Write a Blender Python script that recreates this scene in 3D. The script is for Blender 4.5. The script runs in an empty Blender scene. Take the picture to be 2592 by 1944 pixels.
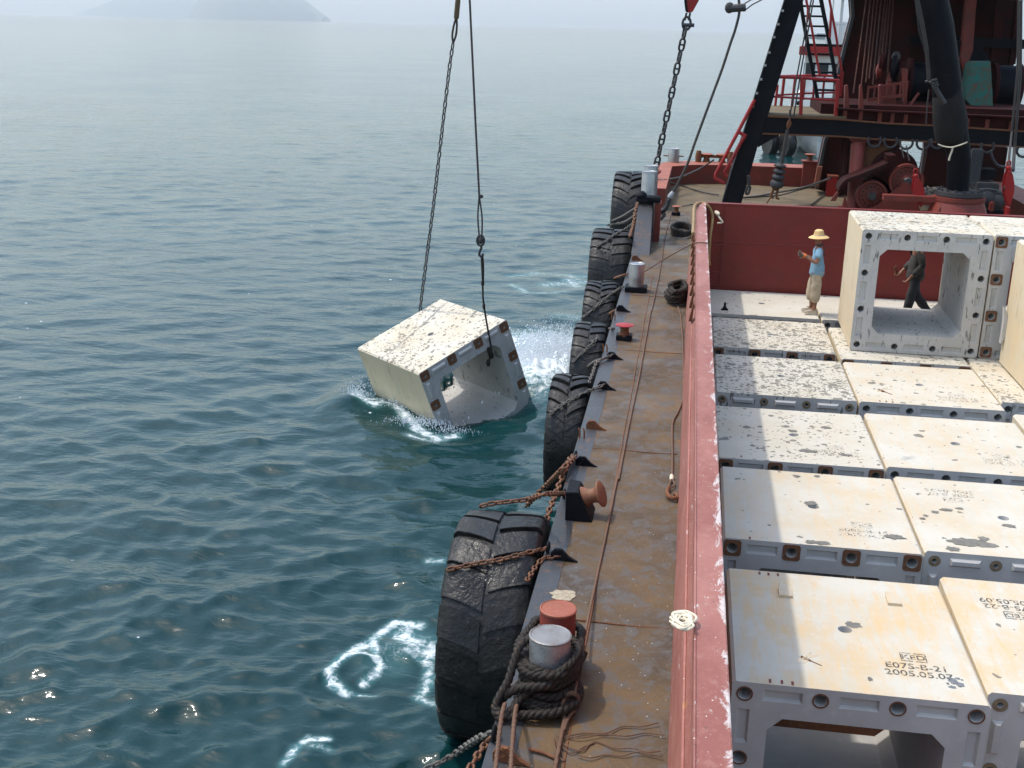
import bpy, bmesh, math, random
import numpy as np
from mathutils import Vector, Matrix, noise
rad = math.radians
random.seed(7); rng = np.random.default_rng(5)
SC = bpy.context.scene; V3 = Vector
COL = SC.collection

# ------------------------------------------------------------------ camera
CAMZ = 5.2
FOC = 1.142
PITCH, YAW, ROLL = .2977, .1438, .0235
fw = np.array([-math.sin(YAW)*math.cos(PITCH), math.cos(YAW)*math.cos(PITCH), -math.sin(PITCH)])
rt = np.array([math.cos(YAW), math.sin(YAW), 0.]); up = np.cross(rt, fw)
RT = rt*math.cos(ROLL)+up*math.sin(ROLL); UP = -rt*math.sin(ROLL)+up*math.cos(ROLL)
cam = bpy.data.cameras.new("camera"); camo = bpy.data.objects.new("camera", cam); COL.objects.link(camo)
cam.sensor_width = 36; cam.lens = 36*FOC; cam.clip_start = .1; cam.clip_end = 60000
M = Matrix.Identity(4)
for i in range(3):
    M[i][0] = RT[i]; M[i][1] = UP[i]; M[i][2] = -fw[i]
M[2][3] = CAMZ
camo.matrix_world = M
SC.camera = camo

# ------------------------------------------------------------------ sky, sun, exposure
SUN = Vector((-.47, .10, 1)).normalized()
el = math.asin(SUN.z); az = math.atan2(SUN.x, SUN.y)
w = bpy.data.worlds.new("World"); SC.world = w; w.use_nodes = True
nt = w.node_tree; nt.nodes.clear()
sky = nt.nodes.new('ShaderNodeTexSky'); sky.sky_type = 'NISHITA'; sky.sun_disc = False
sky.sun_elevation = el; sky.sun_rotation = az; sky.air_density = 1.7; sky.dust_density = 3.0; sky.ozone_density = 3.0
bg = nt.nodes.new('ShaderNodeBackground'); bg.inputs['Strength'].default_value = .15
wo = nt.nodes.new('ShaderNodeOutputWorld')
nt.links.new(sky.outputs[0], bg.inputs[0]); nt.links.new(bg.outputs[0], wo.inputs[0])
sl = bpy.data.lights.new("sun", 'SUN'); sl.energy = 1.5; sl.angle = rad(1.5); sl.color = (1, .95, .87)
so = bpy.data.objects.new("sun", sl); COL.objects.link(so)
so.rotation_euler = SUN.to_track_quat('Z', 'Y').to_euler()
SC.view_settings.view_transform = 'Standard'; SC.view_settings.look = 'None'
SC.view_settings.exposure = .84; SC.view_settings.gamma = 1
SC.cycles.volume_bounces = 1; SC.cycles.max_bounces = 6; SC.cycles.transparent_max_bounces = 12

# ------------------------------------------------------------------ survey: photograph pixel -> point on a real plane
def ray(c):
    return fw+RT*(c[0]-1296)/(FOC*2592)-UP*(c[1]-972)/(FOC*2592)
def Z(c, z=0.):
    d = ray(c); t = (z-CAMZ)/d[2]; return Vector((d[0]*t, d[1]*t, z))
def YP(c, Y):
    d = ray(c); t = Y/d[1]; return Vector((d[0]*t, Y, CAMZ+d[2]*t))
def XP(c, X):
    d = ray(c); t = X/d[0]; return Vector((X, d[1]*t, CAMZ+d[2]*t))
def CYL(c, cy, cz, R):
    d = ray(c); o = (0-cy, CAMZ-cz)
    a = d[1]**2+d[2]**2; b = 2*(o[0]*d[1]+o[1]*d[2]); k = o[0]**2+o[1]**2-R*R
    D = max(b*b-4*a*k, 0); t = (-b-math.sqrt(D))/(2*a)
    return Vector((d[0]*t, d[1]*t, CAMZ+d[2]*t))
def reg(x0, y0, s): return lambda x, y: (x0+x*s, y0+y*s)
c1 = reg(1560, 0, .46655); c2 = reg(1350, 400, .3014); c3 = reg(1350, 800, .33156); c4 = reg(1050, 1150, .4785)
c5 = reg(1600, 330, .16278); k1 = reg(1850, 0, .18083); k2 = reg(2192, 0, .18083); k3 = reg(1850, 280, .18083)
k4 = reg(2192, 280, .18083); b2 = reg(1700, 480, .4038); b3 = reg(1750, 1000, .5689); m6 = reg(1050, 1650, .20344)
w1 = reg(0, 1300, .5425); h1 = reg(850, 650, .30134); q1 = reg(1600, 0, .25316); s1 = reg(1050, 0, .4826); f1 = reg(2250, 540, .3376)
WATER = -2.15

# ------------------------------------------------------------------ materials
def mat(name):
    m = bpy.data.materials.new(name); m.use_nodes = True
    nt = m.node_tree; nt.nodes.clear()
    o = nt.nodes.new('ShaderNodeOutputMaterial'); p = nt.nodes.new('ShaderNodeBsdfPrincipled')
    nt.links.new(p.outputs[0], o.inputs[0])
    return m, nt, p
def N(nt, t, **k):
    n = nt.nodes.new(t)
    for a, b in k.items():
        if a.startswith('i_'):
            n.inputs[int(a[2:]) if a[2:].isdigit() else a[2:].replace('_', ' ')].default_value = b
        else: setattr(n, a, b)
    return n
def coords(nt, scale=(1, 1, 1), seed=True):
    tc = N(nt, 'ShaderNodeTexCoord'); mp = N(nt, 'ShaderNodeMapping'); mp.inputs['Scale'].default_value = scale
    nt.links.new(tc.outputs['Object'], mp.inputs[0])
    if seed:
        oi = N(nt, 'ShaderNodeAttribute', attribute_type='OBJECT', attribute_name='seed')
        cm = N(nt, 'ShaderNodeCombineXYZ')
        for i in range(3): nt.links.new(oi.outputs['Fac'], cm.inputs[i])
        nt.links.new(cm.outputs[0], mp.inputs['Location'])
    return mp.outputs[0]
def nz(nt, vec, scale, detail=4, rough=.55, dist=0):
    n = N(nt, 'ShaderNodeTexNoise'); n.inputs['Scale'].default_value = scale; n.inputs['Detail'].default_value = detail
    n.inputs['Roughness'].default_value = rough; n.inputs['Distortion'].default_value = dist
    nt.links.new(vec, n.inputs['Vector']); return n.outputs['Fac']
def ramp(nt, fac, a, b, lo=0, hi=1):
    n = N(nt, 'ShaderNodeMapRange'); n.inputs['From Min'].default_value = a; n.inputs['From Max'].default_value = b
    n.inputs['To Min'].default_value = lo; n.inputs['To Max'].default_value = hi
    nt.links.new(fac, n.inputs['Value']); return n.outputs[0]
def mixc(nt, fac, a, b):
    n = N(nt, 'ShaderNodeMix', data_type='RGBA')
    for s, v in ((6, a), (7, b)):
        if hasattr(v, 'is_linked') or hasattr(v, 'links'): nt.links.new(v, n.inputs[s])
        else: n.inputs[s].default_value = (*v, 1)
    if isinstance(fac, (int, float)): n.inputs[0].default_value = fac
    else: nt.links.new(fac, n.inputs[0])
    return n.outputs[2]
def mth(nt, op, a, b=0.):
    n = N(nt, 'ShaderNodeMath', operation=op)
    for i, v in enumerate((a, b)):
        if isinstance(v, (int, float)): n.inputs[i].default_value = v
        else: nt.links.new(v, n.inputs[i])
    return n.outputs[0]
def bump(nt, p, h, strength=.3, dist=.02):
    b = N(nt, 'ShaderNodeBump'); b.inputs['Strength'].default_value = strength; b.inputs['Distance'].default_value = dist
    nt.links.new(h, b.inputs['Height']); nt.links.new(b.outputs[0], p.inputs['Normal'])
def oattr(nt, name):
    return N(nt, 'ShaderNodeAttribute', attribute_type='OBJECT', attribute_name=name).outputs['Fac']
def spots(nt, vec, scale, size, prob):
    """round marks of varying size: voronoi cells, only some of them, 1 inside"""
    v = N(nt, 'ShaderNodeTexVoronoi'); v.inputs['Scale'].default_value = scale; nt.links.new(vec, v.inputs['Vector'])
    s = N(nt, 'ShaderNodeSeparateColor'); nt.links.new(v.outputs['Color'], s.inputs[0])
    r = mth(nt, 'MULTIPLY', s.outputs[0], size)
    ins = mth(nt, 'LESS_THAN', v.outputs['Distance'], r)
    on = mth(nt, 'LESS_THAN', s.outputs[1], prob)
    return mth(nt, 'MULTIPLY', ins, on)

def paint(name, base, dark, rust=(.16, .06, .03), rustamt=.55, rough=.55, scale=3., spec=.4, bmp=.15, metal=0.):
    """painted or bare metal with wear"""
    m, nt, p = mat(name); v = coords(nt, seed=False)
    a = nz(nt, v, scale, 6, .62); b = nz(nt, v, scale*4.7, 5, .7); c = nz(nt, v, scale*14, 3)
    col = mixc(nt, ramp(nt, a, .35, .68), base, dark)
    r = ramp(nt, mth(nt, 'ADD', mth(nt, 'MULTIPLY', b, .7), mth(nt, 'MULTIPLY', a, .4)), rustamt, rustamt+.13)
    col = mixc(nt, r, col, rust)
    nt.links.new(col, p.inputs['Base Color'])
    nt.links.new(ramp(nt, c, .3, .7, rough-.1, rough+.15), p.inputs['Roughness'])
    p.inputs['Specular IOR Level'].default_value = spec; p.inputs['Metallic'].default_value = metal
    bump(nt, p, mth(nt, 'ADD', c, mth(nt, 'MULTIPLY', b, 2)), bmp, .01)
    return m
def make_concrete(name, outer):
    m, nt, p = mat(name); v = coords(nt)
    a = nz(nt, v, 1.3, 5, .6); b = nz(nt, v, 7, 6, .65); c = nz(nt, v, 60, 3, .6)
    if outer:
        vs = coords(nt, (5, .8, 1.2)); st = nz(nt, vs, 2.2, 5, .6, .6)
        base = mixc(nt, ramp(nt, a, .35, .65), (.56, .525, .445), (.51, .47, .38))
        yel = mth(nt, 'MULTIPLY', ramp(nt, mth(nt, 'ADD', mth(nt, 'MULTIPLY', a, .5), mth(nt, 'MULTIPLY', st, .5)), .43, .62), oattr(nt, 'stain'))
        base = mixc(nt, yel, base, (.62, .43, .22))
        pale = ramp(nt, b, .55, .72, 0, .35)
        base = mixc(nt, pale, base, (.62, .59, .53))
        # fine pores
        pore = spots(nt, v, 26, .22, .22); base = mixc(nt, mth(nt, 'MULTIPLY', pore, .5), base, (.25, .24, .21))
        # streaky dirt on the sides
        vd = coords(nt, (3, 3, .55)); d = nz(nt, vd, 3.4, 6, .7, .4)
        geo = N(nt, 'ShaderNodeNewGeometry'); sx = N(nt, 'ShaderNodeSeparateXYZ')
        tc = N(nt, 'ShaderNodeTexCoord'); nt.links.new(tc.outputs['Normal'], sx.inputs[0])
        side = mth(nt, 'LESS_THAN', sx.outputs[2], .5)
        base = mixc(nt, mth(nt, 'MULTIPLY', mth(nt, 'MULTIPLY', ramp(nt, d, .555, .64), side), .8), base, (.13, .12, .085))
        base = mixc(nt, mth(nt, 'MULTIPLY', side, .6), base, (.68, .56, .36))  # cream sides, brightened in the colour to stand in for missing sun
        # wet marks
        wob = N(nt, 'ShaderNodeTexNoise'); wob.inputs['Scale'].default_value = 9; nt.links.new(v, wob.inputs['Vector'])
        vm = N(nt, 'ShaderNodeVectorMath', operation='MULTIPLY_ADD'); vm.inputs[1].default_value = (.09, .09, .09)
        nt.links.new(wob.outputs['Color'], vm.inputs[0]); nt.links.new(v, vm.inputs[2])
        amt = oattr(nt, 'spots'); patch = ramp(nt, nz(nt, v, .9, 2), .35, .62, .35, 1.5)
        pr = mth(nt, 'MULTIPLY', amt, patch)
        s1_ = spots(nt, vm.outputs[0], 12, .62, pr)
        s2_ = spots(nt, vm.outputs[0], 24, .6, pr)
        s3_ = spots(nt, vm.outputs[0], 5, .45, mth(nt, 'MULTIPLY', pr, .35))
        wet = mth(nt, 'MAXIMUM', mth(nt, 'MAXIMUM', s1_, s2_), s3_)
        top = mth(nt, 'GREATER_THAN', sx.outputs[2], .5)
        wet = mth(nt, 'MULTIPLY', wet, top)
        base = mixc(nt, mth(nt, 'MULTIPLY', wet, .85), base, (.15, .14, .115))
    else:
        vs = coords(nt, (1, 1, 1)); 
        base = mixc(nt, ramp(nt, a, .3, .7), (.52, .505, .475), (.41, .40, .375))
        base = mixc(nt, ramp(nt, b, .55, .8, 0, .5), base, (.64, .62, .58))
        vd = coords(nt, (9, 3, 1.6)); d = nz(nt, vd, 2.2, 4, .6)
        dd = mth(nt, 'MULTIPLY', ramp(nt, d, .605, .65), mth(nt, 'MINIMUM', mth(nt, 'MULTIPLY', oattr(nt, 'spots'), 2), 1))
        base = mixc(nt, mth(nt, 'MULTIPLY', dd, .8), base, (.09, .09, .08))
    nt.links.new(base, p.inputs['Base Color'])
    p.inputs['Roughness'].default_value = .8; p.inputs['Specular IOR Level'].default_value = .25
    bump(nt, p, mth(nt, 'ADD', c, mth(nt, 'MULTIPLY', b, 1.5)), .25, .006)
    return m
def make_deck():
    m, nt, p = mat('rusty_deck_plate'); v = coords(nt, seed=False)
    a = nz(nt, v, .9, 6, .6, .3); b = nz(nt, v, 5, 6, .7, .6); c = nz(nt, v, 22, 5, .7); e = nz(nt, v, 1.7, 5, .65, .5)
    col = mixc(nt, ramp(nt, a, .38, .62), (.128, .080, .038), (.064, .042, .024))
    col = mixc(nt, ramp(nt, b, .48, .60, 0, .9), col, (.095, .085, .078))
    col = mixc(nt, ramp(nt, e, .62, .76, 0, .75), col, (.22, .11, .045))
    col = mixc(nt, ramp(nt, c, .60, .68, 0, .7), col, (.055, .05, .045))
    sp = spots(nt, v, 26, .13, .28); col = mixc(nt, sp, col, (.62, .6, .55))
    nt.links.new(col, p.inputs['Base Color'])
    wet = ramp(nt, nz(nt, v, 1.1, 4, .6, .2), .44, .62)
    nt.links.new(mixc(nt, wet, (.72,)*3, (.36,)*3), p.inputs['Roughness'])
    p.inputs['Specular IOR Level'].default_value = .3
    bump(nt, p, mth(nt, 'ADD', c, mth(nt, 'MULTIPLY', b, 2)), .5, .012)
    return m
def make_coaming():
    m, nt, p = mat('faded_red_coaming_paint'); v = coords(nt, seed=False)
    vy = coords(nt, (1, .35, 1), seed=False)
    a = nz(nt, vy, 2.2, 6, .65, .4); b = nz(nt, v, 13, 6, .75); c = nz(nt, v, 40, 3, .7); e = nz(nt, v, 4.5, 6, .75, .8)
    col = mixc(nt, ramp(nt, a, .36, .62), (.33, .13, .102), (.24, .075, .056))
    col = mixc(nt, ramp(nt, b, .52, .7, 0, .55), col, (.38, .20, .155))
    col = mixc(nt, ramp(nt, e, .66, .70, 0, .75), col, (.60, .50, .45))
    col = mixc(nt, ramp(nt, nz(nt, v, 2.9, 3), .70, .76, 0, .7), col, (.42, .20, .07))
    tx = N(nt, 'ShaderNodeTexCoord'); sx = N(nt, 'ShaderNodeSeparateXYZ'); nt.links.new(tx.outputs['Object'], sx.inputs[0])
    rim = ramp(nt, sx.outputs[0], .36, .425)
    chip = ramp(nt, mth(nt, 'ADD', mth(nt, 'MULTIPLY', nz(nt, vy, 5, 7, .8, 1.), 1), mth(nt, 'MULTIPLY', rim, .13)), .60, .66, 0, .8)
    col = mixc(nt, chip, col, (.58, .55, .52))
    grime = ramp(nt, nz(nt, v, 3.2, 6, .7, 1.2), .60, .74, 0, .6); col = mixc(nt, grime, col, (.16, .085, .07))
    sp = spots(nt, v, 30, .16, .3); col = mixc(nt, sp, col, (.70, .66, .6))
    sd = spots(nt, v, 17, .17, .3); col = mixc(nt, mth(nt, 'MULTIPLY', sd, .7), col, (.10, .05, .04))
    nt.links.new(col, p.inputs['Base Color']); p.inputs['Roughness'].default_value = .6
    bump(nt, p, mth(nt, 'ADD', c, mth(nt, 'MULTIPLY', b, 2)), .3, .008)
    return m
def plain(name, col, rough=.6, metal=0., var=.25, scale=8., spec=.5):
    m, nt, p = mat(name); v = coords(nt, seed=False)
    a = nz(nt, v, scale, 5, .65)
    d = tuple(x*(1-var) for x in col); l = tuple(min(1, x*(1+var)) for x in col)
    nt.links.new(mixc(nt, ramp(nt, a, .3, .7), d, l), p.inputs['Base Color'])
    p.inputs['Roughness'].default_value = rough; p.inputs['Metallic'].default_value = metal; p.inputs['Specular IOR Level'].default_value = spec
    bump(nt, p, nz(nt, v, scale*5, 3), .2, .006)
    return m
def rubber():
    m, nt, p = mat('tyre_rubber'); v = coords(nt, seed=False)
    a = nz(nt, v, 2.5, 6, .7); b = nz(nt, v, 16, 3, .55)
    col = mixc(nt, ramp(nt, a, .35, .7), (.008, .008, .009), (.020, .019, .018))
    col = mixc(nt, ramp(nt, b, .62, .72, 0, .5), col, (.07, .062, .055))
    nt.links.new(col, p.inputs['Base Color'])
    nt.links.new(ramp(nt, a, .35, .65, .25, .60), p.inputs['Roughness']); p.inputs['Specular IOR Level'].default_value = .32
    bump(nt, p, mth(nt, 'ADD', b, mth(nt, 'MULTIPLY', a, 3)), .45, .025)
    return m
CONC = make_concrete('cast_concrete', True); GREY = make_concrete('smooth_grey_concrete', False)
DECK = make_deck(); PINK = make_coaming(); RUB = rubber()
RED = paint('dark_red_hold_paint', (.19, .018, .013), (.14, .015, .011), (.12, .035, .02), .63, .45, 1.2)
SALMON = paint('salmon_red_oxide', (.34, .10, .06), (.25, .075, .045), (.24, .10, .05), .60, .6, 2)
OXIDE = paint('red_oxide', (.20, .032, .02), (.13, .022, .016), (.10, .04, .025), .58, .55, 2)
DKRED = paint('grimy_red_crane_paint', (.050, .007, .006), (.020, .005, .005), (.02, .010, .008), .58, .7, 1.5, .15)
BRED = paint('bright_red_paint', (.34, .012, .012), (.24, .012, .012), (.18, .06, .04), .66, .4, 4)
BLACK = paint('black_crane_paint', (.004, .005, .008), (.008, .009, .012), (.03, .02, .015), .66, .55, 2, .12)
EDGE = paint('dark_grey_edge_paint', (.052, .056, .062), (.035, .038, .042), (.13, .07, .04), .58, .42, 2.5)
HULL = paint('black_hull_paint', (.03, .033, .038), (.05, .05, .05), (.12, .05, .03), .60, .5, 1)
CAPM = paint('dull_grey_cap', (.26, .26, .26), (.20, .19, .185), (.16, .10, .06), .60, .5, 7, .4, .15, .35)
STEEL = paint('dull_steel', (.42, .43, .44), (.30, .30, .31), (.22, .13, .08), .64, .34, 5, .5, .1, .75)
CHAIN = paint('rusty_chain_iron', (.16, .075, .04), (.07, .05, .04), (.20, .085, .04), .5, .6, 6, .4, .4, .3)
GCHAIN = paint('weathered_grey_chain', (.17, .16, .14), (.09, .085, .08), (.15, .08, .05), .6, .55, 6, .4, .4, .3)
DCHAIN = paint('dark_stud_chain_iron', (.045, .045, .05), (.03, .03, .03), (.07, .045, .03), .58, .5, 5)
WIRE = paint('rusty_wire_rope', (.14, .075, .045), (.08, .05, .035), (.18, .08, .04), .55, .7, 8)
DWIRE = paint('greased_dark_wire', (.04, .038, .037), (.06, .05, .045), (.09, .06, .04), .6, .55, 5)
ROPE = paint('tarry_brown_rope', (.017, .011, .008), (.010, .008, .006), (.09, .05, .03), .60, .7, 7)
RUST = paint('heavy_rust', (.16, .06, .025), (.10, .04, .02), (.24, .10, .04), .55, .8, 9)
WHITE = plain('white_boat_paint', (.66, .66, .64), .45, var=.1, scale=1)
TARP = paint('green_tarpaulin', (.012, .15, .12), (.03, .09, .07), (.13, .06, .035), .52, .7, 3)
HOSE = plain('yellow_brown_hose', (.28, .17, .06), .5)
CEMENT = plain('dried_cement', (.34, .29, .21), .9, var=.35, scale=25)
CLOTH = plain('off_white_cloth', (.62, .55, .42), .9)
GREENP = plain('green_boat_paint', (.03, .22, .14), .5)
GLASS = plain('dark_window_glass', (.02, .03, .035), .08, var=.1)
PLANK = plain('dusty_tan_deck', (.12, .088, .046), .85, var=.3, scale=1.5)

# ------------------------------------------------------------------ mesh builder
class MB:
    def __init__(s): s.v = []; s.f = []; s.mi = []
    def add(s, V, F, mi=0):
        n = len(s.v); s.v += [tuple(p) for p in V]; s.f += [tuple(n+i for i in f) for f in F]; s.mi += [mi]*len(F); return s
    def box(s, lo, hi, mi=0):
        x0, y0, z0 = lo; x1, y1, z1 = hi
        V = [(x0, y0, z0), (x1, y0, z0), (x1, y1, z0), (x0, y1, z0), (x0, y0, z1), (x1, y0, z1), (x1, y1, z1), (x0, y1, z1)]
        return s.add(V, [(3, 2, 1, 0), (4, 5, 6, 7), (0, 1, 5, 4), (1, 2, 6, 5), (2, 3, 7, 6), (3, 0, 4, 7)], mi)
    def bar(s, a, b, w_, h_, upv=(0, 0, 1), mi=0):
        a = Vector(a); b = Vector(b); d = (b-a).normalized(); u = Vector(upv)
        if abs(d.dot(u)) > .97: u = Vector((0, 1, 0))
        x = d.cross(u).normalized()*w_/2; y = x.normalized().cross(d)*h_/2
        V = [a-x-y, a+x-y, a+x+y, a-x+y, b-x-y, b+x-y, b+x+y, b-x+y]
        return s.add(V, [(0, 1, 2, 3), (7, 6, 5, 4), (0, 4, 5, 1), (1, 5, 6, 2), (2, 6, 7, 3), (3, 7, 4, 0)], mi)
    def prism(s, poly, y0, y1, mi=0):
        """poly: (x,z) points, extruded along Y"""
        n = len(poly); V = [(x, y0, z) for x, z in poly]+[(x, y1, z) for x, z in poly]
        F = [tuple(range(n)), tuple(range(2*n-1, n-1, -1))]+[(i+n, (i+1) % n+n, (i+1) % n, i) for i in range(n)]
        return s.add(V, F, mi)
    def frame(s, d):
        d = Vector(d).normalized(); u = Vector((0, 0, 1)) if abs(d.z) < .9 else Vector((0, 1, 0))
        x = d.cross(u).normalized(); return x, x.cross(d).normalized()
    def tube(s, path, r, n=8, closed=False, cap=True, mi=0):
        P = [Vector(p) for p in path]; m = len(P); V = []; F = []; R = r if hasattr(r, '__len__') else [r]*m
        for i in range(m):
            a = P[(i-1) % m] if (closed or i > 0) else P[i]; b = P[(i+1) % m] if (closed or i < m-1) else P[i]
            d = (b-a)
            if d.length < 1e-9: d = Vector((0, 0, 1))
            d.normalize()
            if i == 0: x, y = s.frame(d)
            else:
                x = (x-d*x.dot(d)).normalized(); y = x.cross(d).normalized()
            for k in range(n):
                t = 2*math.pi*k/n; V.append(P[i]+x*(math.cos(t)*R[i])+y*(math.sin(t)*R[i]))
        for i in range(m if closed else m-1):
            for k in range(n):
                a = i*n+k; b = i*n+(k+1) % n; c = ((i+1) % m)*n+(k+1) % n; e = ((i+1) % m)*n+k
                F.append((a, e, c, b))
        if cap and not closed: F += [tuple(range(n)), tuple(range((m-1)*n+n-1, (m-1)*n-1, -1))]
        return s.add(V, F, mi)
    def lathe(s, prof, o, axis=(0, 0, 1), n=24, mi=0):
        """prof: (radius, distance along axis)"""
        ax = Vector(axis).normalized(); x, y = s.frame(ax); o = Vector(o); V = []; F = []; m = len(prof)
        for r, h in prof:
            for k in range(n):
                t = 2*math.pi*k/n; V.append(o+ax*h+x*(math.cos(t)*max(r, 1e-4))+y*(math.sin(t)*max(r, 1e-4)))
        for i in range(m-1):
            for k in range(n):
                a = i*n+k; b = i*n+(k+1) % n; F.append((a, b, b+n, a+n))
        F += [tuple(range(n-1, -1, -1)), tuple(range((m-1)*n, m*n))]
        return s.add(V, F, mi)
    def ball(s, c, r, n=8, mi=0):
        r = r if hasattr(r, '__len__') else (r, r, r)
        V = []; F = []; m = n//2+1
        for i in range(m+1):
            ph = math.pi*i/m
            for k in range(n):
                t = 2*math.pi*k/n; V.append((c[0]+r[0]*math.sin(ph)*math.cos(t), c[1]+r[1]*math.sin(ph)*math.sin(t), c[2]+r[2]*math.cos(ph)))
        for i in range(m):
            for k in range(n): F.append((i*n+k, (i+1)*n+k, (i+1)*n+(k+1) % n, i*n+(k+1) % n))
        return s.add(V, F, mi)
    def mesh(s, name, mats, bevel=0, angle=35, off=(0, 0, 0)):
        me = bpy.data.meshes.new(name); o = Vector(off)
        me.from_pydata([tuple(Vector(p)-o) for p in s.v], [], s.f)
        for m in (mats if isinstance(mats, (list, tuple)) else [mats]): m and me.materials.append(m)
        me.polygons.foreach_set('material_index', s.mi)
        bm = bmesh.new(); bm.from_mesh(me)
        bmesh.ops.recalc_face_normals(bm, faces=bm.faces)
        if bevel:
            E = [e for e in bm.edges if len(e.link_faces) == 2 and e.calc_face_angle(0) > .5]
            bmesh.ops.bevel(bm, geom=E, offset=bevel, segments=2, affect='EDGES', clamp_overlap=True)
        bm.to_mesh(me); bm.free()
        me.shade_smooth(); me.set_sharp_from_angle(angle=rad(angle)); return me
def props(o, label=None, cat=None, group=None, kind=None):
    for k, v in (('label', label), ('category', cat), ('group', group), ('kind', kind)):
        if v: o[k] = v
    return o
def wloc(o):
    p = Vector((0, 0, 0))
    while o: p += o.location; o = o.parent
    return p
def thing(name, loc, label, cat, group=None):
    o = bpy.data.objects.new(name, None); COL.objects.link(o); o.location = loc; o.empty_display_size = .1
    return props(o, label, cat, group)
def part(name, mb, m, parent=None, bevel=0, angle=35, label=None):
    off = wloc(parent) if parent else (0, 0, 0)
    me = mb.mesh(name, m, bevel, angle, off)
    o = bpy.data.objects.new(name, me); COL.objects.link(o); o.parent = parent
    if label: o['label'] = label
    return o
def solo(name, mb, m, label, cat, group=None, bevel=0, angle=35):
    o = part(name, mb, m, None, bevel, angle); return props(o, label, cat, group)
def struct(name, mb, m, bevel=0):
    o = part(name, mb, m, None, bevel); o['kind'] = 'structure'; return o
def copy_tree(o, parent=None):
    c = o.copy(); COL.objects.link(c); c.parent = parent
    for ch in list(o.children): copy_tree(ch, c)
    return c
def smooth_path(P, k=6):
    P = [Vector(p) for p in P]; out = []
    for i in range(len(P)-1):
        a = P[max(i-1, 0)]; b = P[i]; c = P[i+1]; d = P[min(i+2, len(P)-1)]
        for j in range(k):
            t = j/k; t2 = t*t; t3 = t2*t
            out.append(.5*((2*b)+(c-a)*t+(2*a-5*b+4*c-d)*t2+(3*b-a-3*c+d)*t3))
    out.append(P[-1]); return out
def link_geo(L, W, r, stud=False, seg=5, n=6):
    """a stadium chain link along X, flat in XZ"""
    R = W/2-r; h = L/2-R-r; P = []
    for k in range(seg+1):
        t = -math.pi/2+math.pi*k/seg; P.append((h+R*math.cos(t), 0, R*math.sin(t)))
    for k in range(seg+1):
        t = math.pi/2+math.pi*k/seg; P.append((-h+R*math.cos(t), 0, R*math.sin(t)))
    m = MB(); m.tube(P, r, n, closed=True)
    if stud: m.tube([(0, 0, -R), (0, 0, R)], r*.8, n)
    return m.v, m.f
def chain_mb(path, L, W, r, stud=False, jitter=.15, n=6):
    V, F = link_geo(L, W, r, stud, 5, n); P = [Vector(p) for p in path]
    seg = [(P[i+1]-P[i]).length for i in range(len(P)-1)]; tot = sum(seg); step = L-2*r-.1*r; cnt = max(1, int(tot/step)); mb = MB()
    def at(s):
        s = max(0, min(tot, s))
        for i, q in enumerate(seg):
            if s <= q or i == len(seg)-1: return P[i]+(P[i+1]-P[i])*min(1, s/max(q, 1e-9))
            s -= q
    for k in range(cnt):
        s = (k+.5)*tot/cnt; c = at(s); d = (at(s+step*.5)-at(s-step*.5)).normalized()
        u = Vector((0, 0, 1)) if abs(d.z) < .9 else Vector((0, 1, 0)); y = d.cross(u).normalized(); z = y.cross(d)
        a = (k % 2)*math.pi/2+math.pi/4*.6+random.uniform(-jitter, jitter)
        y2 = y*math.cos(a)+z*math.sin(a); z2 = d.cross(y2)*-1
        mb.add([c+d*v[0]+y2*v[1]+z2*v[2] for v in V], F)
    return mb

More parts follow.
